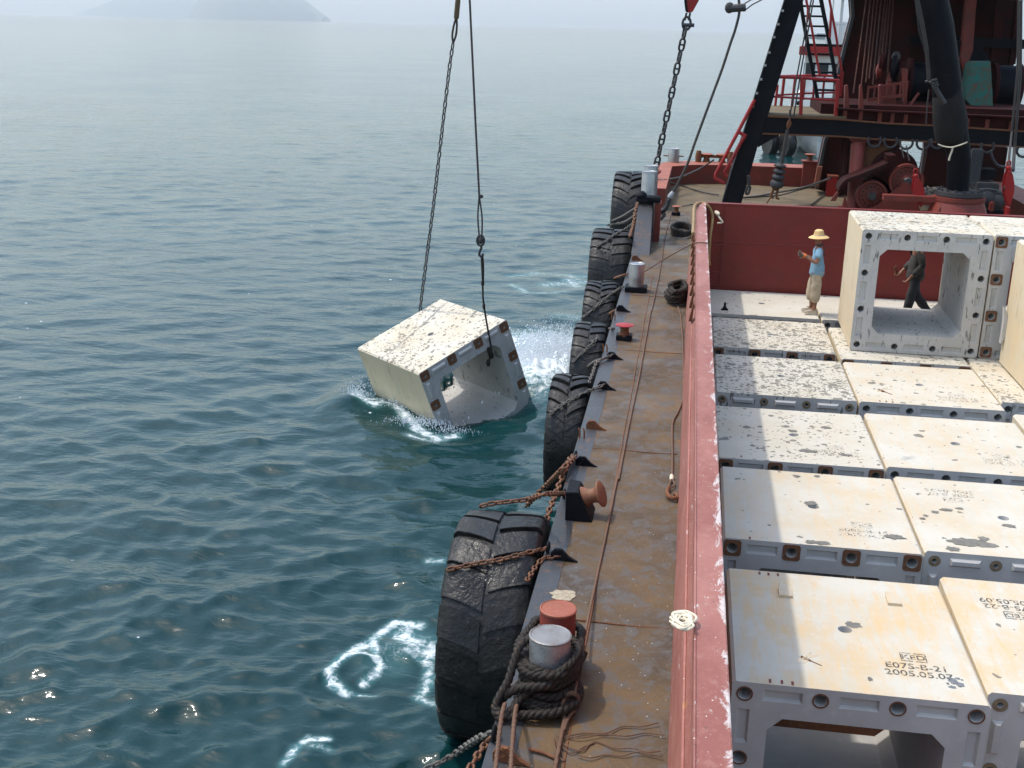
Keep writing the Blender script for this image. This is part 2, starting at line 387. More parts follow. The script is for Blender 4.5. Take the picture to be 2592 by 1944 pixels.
# ================================================================== SEA
BW_ = 2.2
HBT = np.array([-4.75412512, 20.5456967, CAMZ-6.29400514])
HBR = np.array([[.64954374, -.71528873, -.2577886], [.67201855, .69869196, -.24539888], [.35564588, -.01384141, .93451829]])
def block_local(X, Y, Zz):
    """x across the block's front, y into it, and the world height of its inner floor above/below that spot"""
    P = np.stack([X-HBT[0], Y-HBT[1], Zz-HBT[2]], -1)
    L = P@HBR
    n = HBR[:, 2]; o = HBT+n*(-1.855)          # inner floor plane
    fz = o[2]-(n[0]*(X-o[0])+n[1]*(Y-o[1]))/n[2]
    return L[..., 0], L[..., 1], fz
def build_sea():
    dense = np.linspace(rad(-47), rad(33), 1050)
    th = np.concatenate([np.linspace(rad(-180), rad(-48), 34), dense, np.linspace(rad(34), rad(179), 36)])
    r = [4.0]
    while r[-1] < 18000:
        q = r[-1]; r.append(q*(1+(.0046 if q < 50 else .007 if q < 120 else .016 if q < 600 else .05)))
    r = np.array(r); nr, na = len(r), len(th)
    Rg, Tg = np.meshgrid(r, th, indexing='ij')
    X = (Rg*np.sin(Tg)); Y = (Rg*np.cos(Tg)); cell = np.maximum(Rg*.0055, Rg*np.gradient(th)[None, :])
    H = np.zeros_like(X); DX = np.zeros_like(X); DY = np.zeros_like(X)
    g = np.random.default_rng(11); X0 = X.copy(); Y0 = Y.copy()
    for i in range(120):
        lam = 2.7*(.075 ** (g.random()**.8)) ; k = 2*math.pi/lam
        a = rad(-74)+g.normal(0, .80)
        kx, ky = k*math.cos(a), k*math.sin(a); ph = g.random()*6.283
        amp = .0036*lam**.62
        fade = np.clip((lam/cell-2.2)/3, 0, 1)
        A = amp*fade; p = kx*X0+ky*Y0+ph
        H += A*np.cos(p); s = np.sin(p)*A*.9; DX -= s*kx/k; DY -= s*ky/k
    # long low swell groups vary the height
    grp = .8+.35*np.sin(X0*.11+Y0*.07+1)*np.sin(Y0*.13-X0*.05)
    H *= grp
    def G(cx, cy, sx, sy): return np.exp(-((X0-cx)/sx)**2-((Y0-cy)/sy)**2)
    # the lowered block pushes water up around itself
    bx, by = -4.5, 21.9
    rr = np.hypot(X0-bx, Y0-by); H += .10*np.exp(-((rr-2.2)/.5)**2)*np.cos((rr-2.2)*3)
    H += .34*G(-2.7, 23.5, .8, 1.3)+.16*G(-6.3, 21.4, .8, .5)+.10*G(-4.9, 20.4, .7, .35)
    H -= .12*G(-4.0, 20.2, 1.2, .6)
    ch = G(-2.65, 25.3, .9, 2.1)
    for lam in (.22, .31, .45, .65):
        for q in range(4):
            a = g.random()*6.283; H += ch*.035*lam**.3*np.cos((X0*math.cos(a)+Y0*math.sin(a))*6.283/lam+g.random()*6.283)
    sp = 1.0
    for q in range(5):
        a = g.random()*6.283; l = .35+.3*g.random(); sp = sp*(1-.62*np.abs(np.cos((X0*math.cos(a)+Y0*math.sin(a))*3.1416/l+g.random()*6.28)))
    H += ch*.75*sp
    F_churn = np.clip(ch*2.6, 0, 1.5)
    X = X+DX; Y = Y+DY
    # inside the lowered block the water has drained below its inner floor
    lx, ly, fz = block_local(X, Y, WATER+H)
    ins = (lx > .10) & (lx < BW_-.08) & (ly < 2.22)
    wd = np.clip((ly+.34*np.clip(1-((lx-1.15)/.98)**2, 0, 1)+.10)/.20, 0, 1)*ins
    wd = wd*wd*(3-2*wd); H = H*(1-wd)+np.minimum(H, fz-.12-WATER)*wd
    # foam laid where the photograph has it
    F = F_churn.copy()
    near = (Rg < 60)
    def stroke(pts, wd, amp=1.):
        nonlocal F
        P = [Z(p, WATER) for p in pts]
        xs = X0[near]; ys = Y0[near]; best = np.full(xs.shape, 1e9)
        for a, b in zip(P[:-1], P[1:]):
            dx, dy = b.x-a.x, b.y-a.y; L = dx*dx+dy*dy+1e-9
            t = np.clip(((xs-a.x)*dx+(ys-a.y)*dy)/L, 0, 1)
            best = np.minimum(best, np.hypot(xs-a.x-t*dx, ys-a.y-t*dy))
        F[near] = np.maximum(F[near], amp*np.exp(-(best/(wd*1.15))**2))
    W = lambda *a: [w1(*p) for p in a]
    stroke(W((1960, 530), (1850, 515), (1800, 545), (1735, 600), (1650, 640), (1600, 680), (1545, 740), (1560, 790), (1620, 820)), .07)
    stroke(W((1600, 680), (1670, 655), (1735, 665), (1790, 700), (1760, 750), (1700, 785)), .06)
    stroke(W((1735, 600), (1760, 660), (1790, 700)), .055); stroke(W((1650, 820), (1750, 835)), .03, .8)
    stroke(W((1880, 560), (1930, 600), (1990, 640), (2030, 640)), .16, .95)
    stroke(W((1940, 600), (2030, 650)), .22, .8); stroke(W((1850, 640), (1800, 700)), .3, .42)
    stroke(W((1900, 640), (2000, 700), (1990, 780), (1950, 850), (2010, 880)), .07, .8)
    stroke(W((1310, 1175), (1350, 1130), (1380, 1085), (1440, 1050), (1540, 1060)), .05, .85)
    stroke(W((1450, 1090), (1540, 1110)), .06, .6); stroke(W((1990, 215), (2060, 225)), .07, .6)
    Hh = lambda *a: [h1(*p) for p in a]
    stroke(Hh((150, 1190), (210, 1260), (330, 1290), (420, 1230), (560, 1300), (620, 1370), (690, 1450), (820, 1480), (1010, 1470)), .13, .95)
    stroke(Hh((190, 1160), (260, 1220), (400, 1190)), .12, .8); stroke(Hh((620, 1500), (800, 1520), (930, 1480)), .12, .8)
    stroke(Hh((1560, 720), (1980, 740)), .9, 1.); stroke(Hh((1590, 850), (1980, 860)), .7, 1.); stroke(Hh((1620, 950), (1900, 960)), .45, .8)
    stroke(Hh((1540, 660), (1750, 650), (1990, 690)), .5, .7)
    stroke(Hh((1620, 1060), (1700, 1010), (1850, 1000)), .22, .8); stroke(Hh((1480, 1260), (1600, 1180), (1740, 1160), (1820, 1200)), .16, .62)
    stroke(Hh((1480, 230), (1600, 300), (1800, 310), (1920, 290)), .16, .55); stroke(Hh((1470, 160), (1700, 140), (1950, 150), (2040, 200)), .2, .5)
    stroke(Hh((1960, 200), (2010, 240)), .25, .75); stroke(Hh((1900, 500), (2000, 510)), .3, .5); stroke(Hh((1300, 1350), (1450, 1280)), .12, .6)
    stroke([(1350, 690), (1480, 700)], .2, .5); stroke([(1380, 720), (1490, 712)], .25, .6); stroke([(1930, 405), (1985, 392)], .5, .6)
    # a far wake line
    a = Z((930, 136), WATER); b = Z((1560, 152), WATER); d = np.array([b.x-a.x, b.y-a.y]); L = np.hypot(*d); d /= L
    t = ((X0-a.x)*d[0]+(Y0-a.y)*d[1]); q = np.abs(-(X0-a.x)*d[1]+(Y0-a.y)*d[0])
    F = np.maximum(F, .60*np.exp(-(q/4)**2)*(t > 0)*(t < L)*(.62+.38*np.sin(t*.045)*np.sin(t*.13+1)+.2*np.sin(t*.41)))
    Zz = WATER+H
    n = nr*na; co = np.stack([X, Y, Zz], -1).reshape(-1, 3).astype(np.float32)
    i = np.arange(nr-1)[:, None]*na; j = np.arange(na)[None, :]; j2 = (j+1) % na
    q = np.stack([i+j, i+j2, i+na+j2, i+na+j], -1).reshape(-1, 4)
    cx = X0.reshape(-1)[q].mean(1); cy = Y0.reshape(-1)[q].mean(1)
    q = q[~((cx > -.9) & (cx < 10.6) & (cy > -5.6) & (cy < 42.6))][:, ::-1]
    me = bpy.data.meshes.new('sea'); me.vertices.add(n); me.vertices.foreach_set('co', co.ravel())
    me.loops.add(q.size); me.loops.foreach_set('vertex_index', q.astype(np.int32).ravel())
    me.polygons.add(len(q)); me.polygons.foreach_set('loop_start', np.arange(0, q.size, 4, dtype=np.int32))
    me.polygons.foreach_set('use_smooth', np.ones(len(q), dtype=bool)); me.update(calc_edges=True)
    at = me.attributes.new('foam', 'FLOAT', 'POINT'); at.data.foreach_set('value', F.reshape(-1).astype(np.float32))
    o = bpy.data.objects.new('sea', me); COL.objects.link(o); o['kind'] = 'structure'
    m, nt, p = mat('sea_water'); v = coords(nt, seed=False)
    fa = N(nt, 'ShaderNodeAttribute', attribute_type='GEOMETRY', attribute_name='foam').outputs['Fac']
    va = coords(nt, (.75, 1.25, 1), seed=False)
    n1 = nz(nt, va, 1.25, 5, .55, .6); n2 = nz(nt, va, 7, 4, .6, .3); n0 = nz(nt, coords(nt, (.6, 1.3, 1), seed=False), .42, 5, .62, .4); wp = ramp(nt, nz(nt, v, .07, 3, .6), .35, .65, .6, 1.35)
    big = nz(nt, v, .06, 3)
    col = mixc(nt, ramp(nt, big, .35, .65), (.003, .029, .031), (.005, .036, .038))
    wv = N(nt, 'ShaderNodeTexNoise'); wv.inputs['Scale'].default_value = 2.6; wv.inputs['Detail'].default_value = 4; nt.links.new(v, wv.inputs['Vector'])
    vm = N(nt, 'ShaderNodeVectorMath', operation='MULTIPLY_ADD'); vm.inputs[1].default_value = (.30, .30, 0); nt.links.new(wv.outputs['Color'], vm.inputs[0]); nt.links.new(v, vm.inputs[2])
    def cells(sc):
        vo = N(nt, 'ShaderNodeTexVoronoi', feature='DISTANCE_TO_EDGE'); vo.inputs['Scale'].default_value = sc; nt.links.new(vm.outputs[0], vo.inputs['Vector']); return vo.outputs['Distance']
    fine = nz(nt, v, 34, 5, .75, .4); mid_ = nz(nt, v, 6, 6, .7, .8)
    f2 = mth(nt, 'MULTIPLY', fa, ramp(nt, mid_, .32, .64, .30, 1.35))
    rdg = mth(nt, 'ABSOLUTE', mth(nt, 'SUBTRACT', nz(nt, vm.outputs[0], 3.1, 6, .6, .6), .5)); e1 = mth(nt, 'MINIMUM', mth(nt, 'ADD', cells(8), .03), mth(nt, 'MULTIPLY', rdg, 1.5))
    edge = mth(nt, 'SUBTRACT', mth(nt, 'MULTIPLY', mth(nt, 'POWER', mth(nt, 'MAXIMUM', f2, 0), 2.0), .46), mth(nt, 'ADD', e1, mth(nt, 'MULTIPLY', fine, .20)))
    fo = mth(nt, 'MULTIPLY', ramp(nt, edge, -.10, .22), ramp(nt, fa, .12, .42))
    fo = mth(nt, 'MULTIPLY', fo, ramp(nt, fine, .28, .62, .42, .97))
    fl = mth(nt, 'MULTIPLY', spots(nt, v, 2.1, .075, .5), ramp(nt, nz(nt, v, .25, 3), .50, .60))
    fo = mth(nt, 'MAXIMUM', fo, mth(nt, 'MULTIPLY', fl, .8))
    milk = ramp(nt, fa, .05, 1.0, 0, .6); col = mixc(nt, milk, col, (.09, .26, .27))
    col = mixc(nt, fo, col, (.76, .80, .82)); nt.links.new(col, p.inputs['Base Color'])
    nt.links.new(mth(nt, 'ADD', mth(nt, 'MULTIPLY', fo, .5), .07), p.inputs['Roughness'])
    p.inputs['IOR'].default_value = 1.333
    b = N(nt, 'ShaderNodeBump'); b.inputs['Strength'].default_value = 1; b.inputs['Distance'].default_value = .050
    nt.links.new(mth(nt, 'ADD', mth(nt, 'MULTIPLY', mth(nt, 'ADD', n1, mth(nt, 'MULTIPLY', n2, .17)), wp), mth(nt, 'MULTIPLY', n0, 2.0)), b.inputs['Height']); nt.links.new(b.outputs[0], p.inputs['Normal'])
    me.materials.append(m)
    return o
build_sea()

# thrown water: drops and beads round the block, one countless mass each
def spray(name, label, spec):
    mb = MB()
    for (cx, cy, cz, sx, sy, sz, n, r0, r1) in spec:
        for _ in range(n):
            x = random.gauss(cx, sx); y = random.gauss(cy, sy); z = WATER+cz+abs(random.gauss(0, sz))*math.exp(-((x-cx)/(sx*2))**2)
            r = random.uniform(r0, r1)*(.6 if z > WATER+cz+sz else 1); k = random.uniform(.7, 1.8)
            V = [(x+r, y, z), (x-r*.5, y+r*.8, z), (x-r*.5, y-r*.8, z), (x, y, z+r*k), (x, y, z-r*k)]
            mb.add(V, [(0, 1, 3), (1, 2, 3), (2, 0, 3), (1, 0, 4), (2, 1, 4), (0, 2, 4)])
    o = part(name, mb, FOAM); o['kind'] = 'stuff'; o['label'] = label; return o
FOAM = plain('white_spray', (.85, .88, .9), .35, var=.05)
spray('splash_spray', 'white spray thrown up behind the tilted concrete block beside the tyres', [(-2.75, 25.6, .06, .62, 1.1, .22, 8000, .007, .028), (-2.6, 25.3, .0, .55, .8, .12, 3000, .012, .035), (-2.75, 25.0, .05, .5, .8, .10, 700, .02, .05), (-2.5, 24.0, .0, .5, .6, .14, 1500, .006, .02), (-3.1, 27.0, .0, .5, .8, .16, 900, .006, .018)])
spray('bow_wave_spray', 'beads of white water along the wet foot of the lowered concrete block',
      [(-6.45, 22.1, .03, .16, .3, .16, 520, .006, .018), (-5.6, 21.5, .03, .3, .12, .10, 420, .006, .016), (-4.75, 20.7, .02, .3, .12, .10, 600, .006, .018), (-4.1, 20.4, .01, .25, .1, .05, 260, .005, .014)])

# far islands seen faintly through the haze
def island(name, pts, D, label, depth):
    """outline (photo px) at distance D gets real heights, round plan and thickness"""
    m = MB(); P = [YP(p, D) for p in pts]; n = 70; V = []; F = []
    xs = [p.x for p in P]; zs = [max(p.z, WATER) for p in P]
    rows = 16
    for j in range(rows+1):
        t = -1+2*j/rows
        for i in range(n+1):
            x = xs[0]+(xs[-1]-xs[0])*i/n; h = np.interp(x, xs, zs)-WATER
            e = max(0, 1-t*t)**.6; nn = noise.fractal(Vector((x*.003, t*2, D)), 1, 2, 4)
            V.append((x, D+t*depth*max(.15, math.sin(math.pi*i/n)), WATER-1+(h+1)*e*(1+.10*nn*(e))))
    for j in range(rows):
        for i in range(n): a = j*(n+1)+i; F.append((a, a+1, a+n+2, a+n+1))
    m.add(V, F); M_ = plain('island_scrub', (.06, .085, .045), .9, var=.4, scale=.005)
    o = part(name, m, M_); o['kind'] = 'structure'; o['label'] = label
island('island_hill', [(170, 44), (230, 30), (300, 8), (360, -18), (440, -40), (520, -30), (600, -6), (700, 30), (740, 44)], 14500, 'paler hazy hill on the horizon, the farther of the two', 1200)
island('island_hill', [(470, 44), (520, 4), (560, -24), (640, -46), (700, -34), (760, 0), (800, 26), (826, 44)], 11500, 'darker hazy hill on the horizon with a steep end', 1000)
# a far boat, a smudge near the horizon
m = MB(); p = Z((1692, 69), WATER); p = Vector((p.x, p.y, WATER)) if p.y < 2000 else YP((1692, 69), 1500)
m.prism([(p.x-13, WATER-.3), (p.x+10, WATER-.3), (p.x+13, WATER+2.5), (p.x-14, WATER+2)], 1500, 1506)
m.box((p.x-4, 1501, WATER+2), (p.x+6, 1505, WATER+6)); m.bar((p.x-6, 1503, WATER+2), (p.x-6, 1503, WATER+8), .4, .4)
solo('fishing_boat', m, plain('boat_grey', (.12, .14, .16)), 'tiny hazy boat far off on the horizon', 'boat')

# haze
m = MB(); m.box((-11000, -300, WATER-3), (11000, 17500, 620))
hz = part('haze', m, None); hz['kind'] = 'stuff'; hz['label'] = 'thin sea haze'
hm = bpy.data.materials.new('sea_haze'); hm.use_nodes = True; nt = hm.node_tree; nt.nodes.clear()
o_ = nt.nodes.new('ShaderNodeOutputMaterial'); pv = nt.nodes.new('ShaderNodeVolumePrincipled')
pv.inputs['Color'].default_value = (.92, .96, 1, 1); pv.inputs['Density'].default_value = .00010; pv.inputs['Anisotropy'].default_value = .1
nt.links.new(pv.outputs[0], o_.inputs['Volume']); hz.data.materials.clear(); hz.data.materials.append(hm)

# ================================================================== BARGE
XE = -1.19; XCI = .427; XCO = .225; YW = 25.85; ZC = 1.6; ZB = -.3; YBOW = 43.4; XR = 10.4; YN = -6.0
barge = thing('barge', (0, 10, 0), 'rusty flat deck barge with a red hold full of pale concrete blocks', 'barge')
m = MB(); m.box((XE, YN, -3.4), (XE+.06, YBOW, -.012)); m.box((XE+.06, YBOW-.06, -3.4), (XR, YBOW, -.012)); m.box((XR-.06, YN, -3.4), (XR, YBOW-.06, -.012)); m.box((XE+.06, YN, -3.4), (XR-.06, YN+.06, -.012))
for y in np.arange(-4, 43, 3.1): m.box((XE-.03, y, -2.6), (XE, y+.12, -.2))
hull = part('hull', m, HULL, barge)
def sheet(x0, x1, y0, y1, z, nx, ny, amp, thick=.02):
    """slightly buckled plate"""
    mb = MB(); V = []; F = []
    for j in range(ny+1):
        for i in range(nx+1):
            x = x0+(x1-x0)*i/nx; y = y0+(y1-y0)*j/ny
            V.append((x, y, z+amp*noise.noise(Vector((x*1.7, y*1.1, 3)))))
    for j in range(ny):
        for i in range(nx): a = j*(nx+1)+i; F.append((a, a+1, a+nx+2, a+nx+1))
    mb.add(V, F); return mb
m = sheet(XE+.2, XCO-.09, YN, 35.2, 0, 12, 190, .012); part('side_deck', m, DECK, barge)
m = sheet(XE+.003, XE+.2, YN, 34.9, .003, 2, 150, .004)
m.box((XE-.02, YN, -.1), (XE+.003, 34.9, .0)); part('deck_edge_strip', m, EDGE, barge)
m = sheet(XCO-.09, XR-.3, YW+.1, 42.2, 0, 40, 60, .02); m2 = sheet(XE+.2, XCO-.09, 35.2, 42.2, 0, 6, 20, .02); m.add(m2.v, m2.f); part('fore_deck', m, PLANK, barge)
# weld lines along the side deck
m = MB()
for x in (-.62,): m.tube([(x+.004*math.sin(y*2), y, .004) for y in np.arange(5, 26, .5)], .008, 5)
for y in (9.6, 14.2, 19.1, 23.4): m.tube([(x, y+.01*math.sin(x*7), .004) for x in np.arange(-.98, .1, .12)], .007, 5)
part('weld_seam', m, RUST, barge)
# side coaming: sloping foot, vertical plate, wide top plate
m = MB()
m.prism([(XCO-.09, -.01), (XCO-.03, 1.05), (XCO+.012, 1.12), (XCO, ZC-.02), (XCO, ZC), (XCI, ZC), (XCI, ZC-.03), (XCI-.05, ZC-.03), (XCI-.05, -2.6), (XCO-.09, -2.6)], YN, YW-.002)
co = part('side_coaming', m, PINK, barge, bevel=.006)
m = MB()
m.tube([(XCO+.006, y, ZC+.001) for y in np.arange(4, 25.8, 1)], .009, 5); m.tube([(XCO-.028, y, 1.06) for y in np.arange(4, 25.8, 1)], .012, 5)
part('edge_weld', m, PINK, co)
for k in range(9):   # bent lugs on the side of the coaming
    y = 16.9+k*.86; m = MB()
    m.add([(XCO-.075, y, 1.1), (XCO-.02, y, 1.1), (XCO-.012, y, 1.42), (XCO-.075, y+.24, 1.1), (XCO-.02, y+.24, 1.1), (XCO-.012, y+.06, 1.42)], [(0, 1, 2), (5, 4, 3), (0, 3, 4, 1), (1, 4, 5, 2), (0, 2, 5, 3)])
    part('lug', m, RUST, co)
# hold walls, floor
m = MB(); m.box((XCI-.05, YW, -2.6), (XR-.6, YW+.08, ZC-.03)); m.box((XCO-.02, YW-.02, ZC-.03), (XR-.6, YW+.16, ZC))
wall = part('hold_wall', m, RED, barge, bevel=.004)
m = MB(); m.tube([(x, YW-.002, .76+.004*math.sin(x*3)) for x in np.arange(XCI, 9.6, .4)], .012, 5)
for x in (.62, .86): m.bar((x, YW-.02, -.3), (x, YW-.02, ZC-.05), .03, .02)
for z in np.arange(-.2, 1.5, .3): m.tube([(.62, YW-.03, z), (.86, YW-.03, z)], .012, 6)
part('wall_rungs_and_seam', m, RED, wall)
m = MB(); m.box((XCI-.05, YN, -2.62), (XR-.6, YW, -2.52)); part('hold_floor', m, RUST, barge)
m = MB(); m.box((XR-.62, YN, -2.6), (XR-.55, YW, ZC)); m.box((XR-.55, YN, -.05), (XR-.06, YW+.1, 0)); part('far_coaming', m, PINK, barge)
# raised bow platform round the fore deck
ZPL = .66
Pm = [(-1.19, 35.2), (-.62, 35.2), (-.56, 41.2), (.1, 41.9), (1.4, 42.3), (XR-.9, 42.3), (XR-.9, 35), (XR, 35), (XR, YBOW), (1.3, YBOW), (-.2, YBOW-.3), (-.85, 42.4), (-1.19, 41.2)]
m = MB(); n = len(Pm); m.add([(x, y, -.01) for x, y in Pm]+[(x, y, ZPL) for x, y in Pm], [tuple(range(n, 2*n))]+[(i, (i+1) % n, (i+1) % n+n, i+n) for i in range(n)])
bp_ = part('bulwark', m, OXIDE, barge)
m = MB(); m.add([(x*1., y, ZPL+.004) for x, y in Pm], [tuple(range(n))]); part('bulwark_top', m, SALMON, bp_)
m = MB()
p = Z(k3(960, 1045), 0); m.box((p.x, 42.05, 0), (p.x+.75, 42.32, ZPL+.22)); m.box((p.x-.05, 42.0, ZPL+.22), (p.x+.8, 42.6, ZPL+.27))
part('bulwark_locker', m, OXIDE, bp_, bevel=.01)

# bollards welded to the deck (parts of the barge)
def silver_bollard(p, r, h, base=True, cap=STEEL, body=STEEL, parent=barge, pin=True, label=None):
    b = MB(); b.lathe([(r, 0), (r, h-.02), (r*.97, h-.004)], p, n=36); o = part('bollard', b, body, parent, label=label)
    b = MB(); b.lathe([(r*.99, h-.004), (r*1.03, h), (r*1.03, h+.016), (r*.96, h+.022), (r*.92, h+.016)], p, n=36); part('bollard_cap', b, cap, o)
    if pin:
        b = MB(); b.lathe([(.028, 0), (.028, r+.07), (.034, r+.07), (.034, r+.095)], Vector(p)+Vector((0, 0, h*.52)), (-.05, -1, 0), 14); part('bollard_pin', b, STEEL, o)
    if base:
        b = MB(); b.box((p[0]-r*1.45, p[1]-r*1.3, .004), (p[0]+r*1.45, p[1]+r*1.3, .11)); part('bollard_base', b, BLACK, o, bevel=.01)
    return o
def mushroom(p, r, h, cap=SALMON, base=True, z=0, tilt=(0, 0, 1), label=None):
    b = MB(); b.lathe([(r*.95, 0), (r*.7, h*.18), (r*.58, h*.45), (r*.62, h*.72), (r*.85, h*.84)], p, tilt, 28); o = part('mushroom_bollard', b, RUST, barge, label=label)
    b = MB(); b.lathe([(r*.8, h*.82), (r*1.25, h*.88), (r*1.28, h*.93), (r*.9, h), (r*.3, h*1.03)], p, tilt, 32); part('bollard_head', b, cap, o)
    if base:
        b = MB(); b.box((p[0]-r*1.1, p[1]-r*.9, z+.004), (p[0]+r*1.1, p[1]+r*.9, z+.10)); part('bollard_base', b, BLACK, o, bevel=.01)
    return o
B1 = Vector((-.84, 8.25, 0))
silver_bollard(B1, .165, .57, cap=CAPM, label='silver capped near bollard wrapped in rope')
silver_bollard(Vector((-.83, 8.72, 0)), .15, .56, cap=SALMON, body=OXIDE, pin=False, label='salmon capped bollard behind the roped one')
p = Z(c2(858, 1130), 0); silver_bollard(Vector((p.x, p.y+.15, 0)), .155, .56)
p = Z(c2(905, 815), 0)
# sloping grey plate stand with its two bollards
SL = p
m = MB(); y0 = p.y; w_ = .42
top = Z(c2(930, 545), .95)
m.add([(p.x-.24, y0, .003), (p.x+.20, y0, .003), (p.x+.16, y0+2.0, 1.0), (p.x-.20, y0+2.0, 1.0), (p.x-.24, y0+2.6, .003), (p.x+.20, y0+2.6, .003), (p.x+.16, y0+2.5, 1.0), (p.x-.20, y0+2.5, 1.0)],
      [(0, 1, 2, 3), (3, 2, 6, 7), (7, 6, 5, 4), (0, 3, 7, 4), (1, 5, 6, 2)])
st = part('sloping_bollard_stand', m, EDGE, barge, bevel=.008)
m = MB(); m.box((p.x+.21, y0+1.9, .003), (p.x+.36, y0+2.5, .98)); part('stand_side', m, OXIDE, st)
m = MB(); m.box((p.x-.26, y0+1.85, 1.0), (p.x+.30, y0+2.3, 1.13)); m.lathe([(.09, 0), (.09, .3)], (p.x+.05, y0+1.8, 1.1), (1, 0, 0), 14); m.ball((p.x-.15, y0+2, 1.15), (.15, .2, .12), 10); part('stand_clamp', m, BLACK, st, bevel=.01)
for dy, c in ((2.75, 0), (4.1, 1)):
    silver_bollard(Vector((p.x+.0, y0+dy, 0)), .19, 1.66, base=False, pin=(c == 0), label=['nearer of the two tall silver bollards', 'farther of the two tall silver bollards'][c])
p = Z(c2(757, 1545), 0); mushroom(Vector((p.x, p.y+.16, .08)), .125, .20, BRED, label='small bollard with a bright red head')
p = Z(c2(1197, 490), 0); mushroom(Vector((p.x, p.y+.2, .08)), .11, .20)
p = Z(c5(320, 940), .3); mushroom(Vector((p.x, p.y, 0)), .18, 1.0, base=False)
for c in ((1155, 480), (1385, 455)): p = Z(c5(*c), ZPL); mushroom(Vector((p.x, min(p.y, 43.1), ZPL)), .17, .30, base=False)
p = Z(k3(1095, 700), ZPL+.25); mushroom(Vector((p.x, 42.3, ZPL+.26)), .15, .24, base=False)
p = Z(c5(640, 495), ZPL); q = Vector((p.x, min(p.y, 42.6), ZPL)); o = silver_bollard(q, .20, .46, base=False, pin=False)
m = MB(); m.tube([q+Vector((-.36, 0, .22)), q+Vector((.36, 0, .22))], .022, 8); part('cross_bar', m, RUST, o)
m = MB()
for c in ((1030, 430), (1520, 440)): p = Z(c5(*c), ZPL+.1); m.lathe([(.1, -.1), (.12, .1), (.08, .3)], (p.x, 43, ZPL+.1))
a, b = Z(c5(1030, 430), ZPL+.3), Z(c5(1540, 425), ZPL+.3); m.bar((a.x, 43.1, ZPL+.2), (b.x, 43.1, ZPL+.2), .1, .1); part('fairlead', m, RUST, barge)
# tilted salmon roller on a black wedge
p = Z(c4(865, 360), 0)
m = MB(); x0 = p.x-.15; y0 = p.y+.02
m.add([(x0, y0, .003), (x0+.30, y0, .003), (x0+.13, y0+.03, .33), (x0, y0, .33), (x0, y0+.42, .003), (x0+.30, y0+.42, .003), (x0+.13, y0+.38, .33), (x0, y0+.42, .33)], [(0, 1, 2, 3), (7, 6, 5, 4), (3, 2, 6, 7), (0, 3, 7, 4), (1, 5, 6, 2)])
rb = part('roller_wedge', m, BLACK, barge, bevel=.008)
m = MB(); m.lathe([(.13, 0), (.12, .03), (.085, .08), (.078, .13), (.09, .17), (.145, .205), (.15, .225), (.13, .24), (.05, .245)], (x0+.17, y0+.2, .20), (1, -.12, .38), 32); part('tilted_roller', m, paint('rusty_salmon', (.24, .085, .05), (.16, .06, .035), (.17, .075, .03), .5, .6, 6), rb, label='salmon red tilted roller')
# padeyes along the deck edge
def padeye(p, s=1., d=(1, -.1, 0), mt=BLACK):
    m = MB(); d = Vector(d).normalized(); n_ = d.cross(Vector((0, 0, 1)))*.018; P = Vector((p[0], p[1], .003))
    out = []
    for sg in (-1, 1):
        for q in ((-.11, 0), (.17, 0), (.08, .045), (0, .12), (-.07, .12), (-.11, .07)): out.append(P+d*q[0]*s+Vector((0, 0, q[1]*s))+n_*sg)
    m.add(out, [(0, 1, 2, 3, 4, 5), (11, 10, 9, 8, 7, 6)]+[(i, (i+1) % 6, (i+1) % 6+6, i+6) for i in range(6)])
    m.tube([P+d*(-.05*s)+Vector((.035*math.cos(t)*s*d.x, .035*s*math.cos(t)*d.y, .075*s+.035*s*math.sin(t)))+n_*1.15 for t in np.linspace(0, 6.2, 10)], .007, 5, closed=True)
    return part('padeye', m, mt, barge, bevel=.003)
PE = {}
for k, c, mt_ in (('a', c3(610, 330), BLACK), ('b', c3(545, 560), BLACK), ('c', c3(465, 865), RUST), ('d', c3(390, 1145), BLACK), ('e', c2(745, 1290), BLACK), ('f', c4(490, 1628), RUST), ('g', c4(775, 560), BLACK), ('h', c2(865, 862), RUST)):
    PE[k] = Z(c, 0); padeye(PE[k], 1., mt=mt_)
for k, c in (('i', c4(705, 520)), ('j', c4(790, 235)), ('k', c4(850, 30)), ('l', c4(420, 1510))):
    PE[k] = Z(c, 0); m = MB(); P = PE[k]
    m.tube([P+Vector((0, .05*math.cos(t), .02+.09*math.sin(t))) for t in np.linspace(0, math.pi, 9)], .018, 8); part('deck_ring', m, BLACK, barge)
for c in (c3(370, 930), c3(548, 275), c3(610, 30)):
    P = Z(c, 0); m = MB()
    for s in (-1, 1): m.tube([P+Vector((s*.03, 0, 0)), P+Vector((s*.03, .0, .09)), P+Vector((s*.03-.02, .02, .13))], .012, 6)
    part('bent_staple', m, RUST, barge)

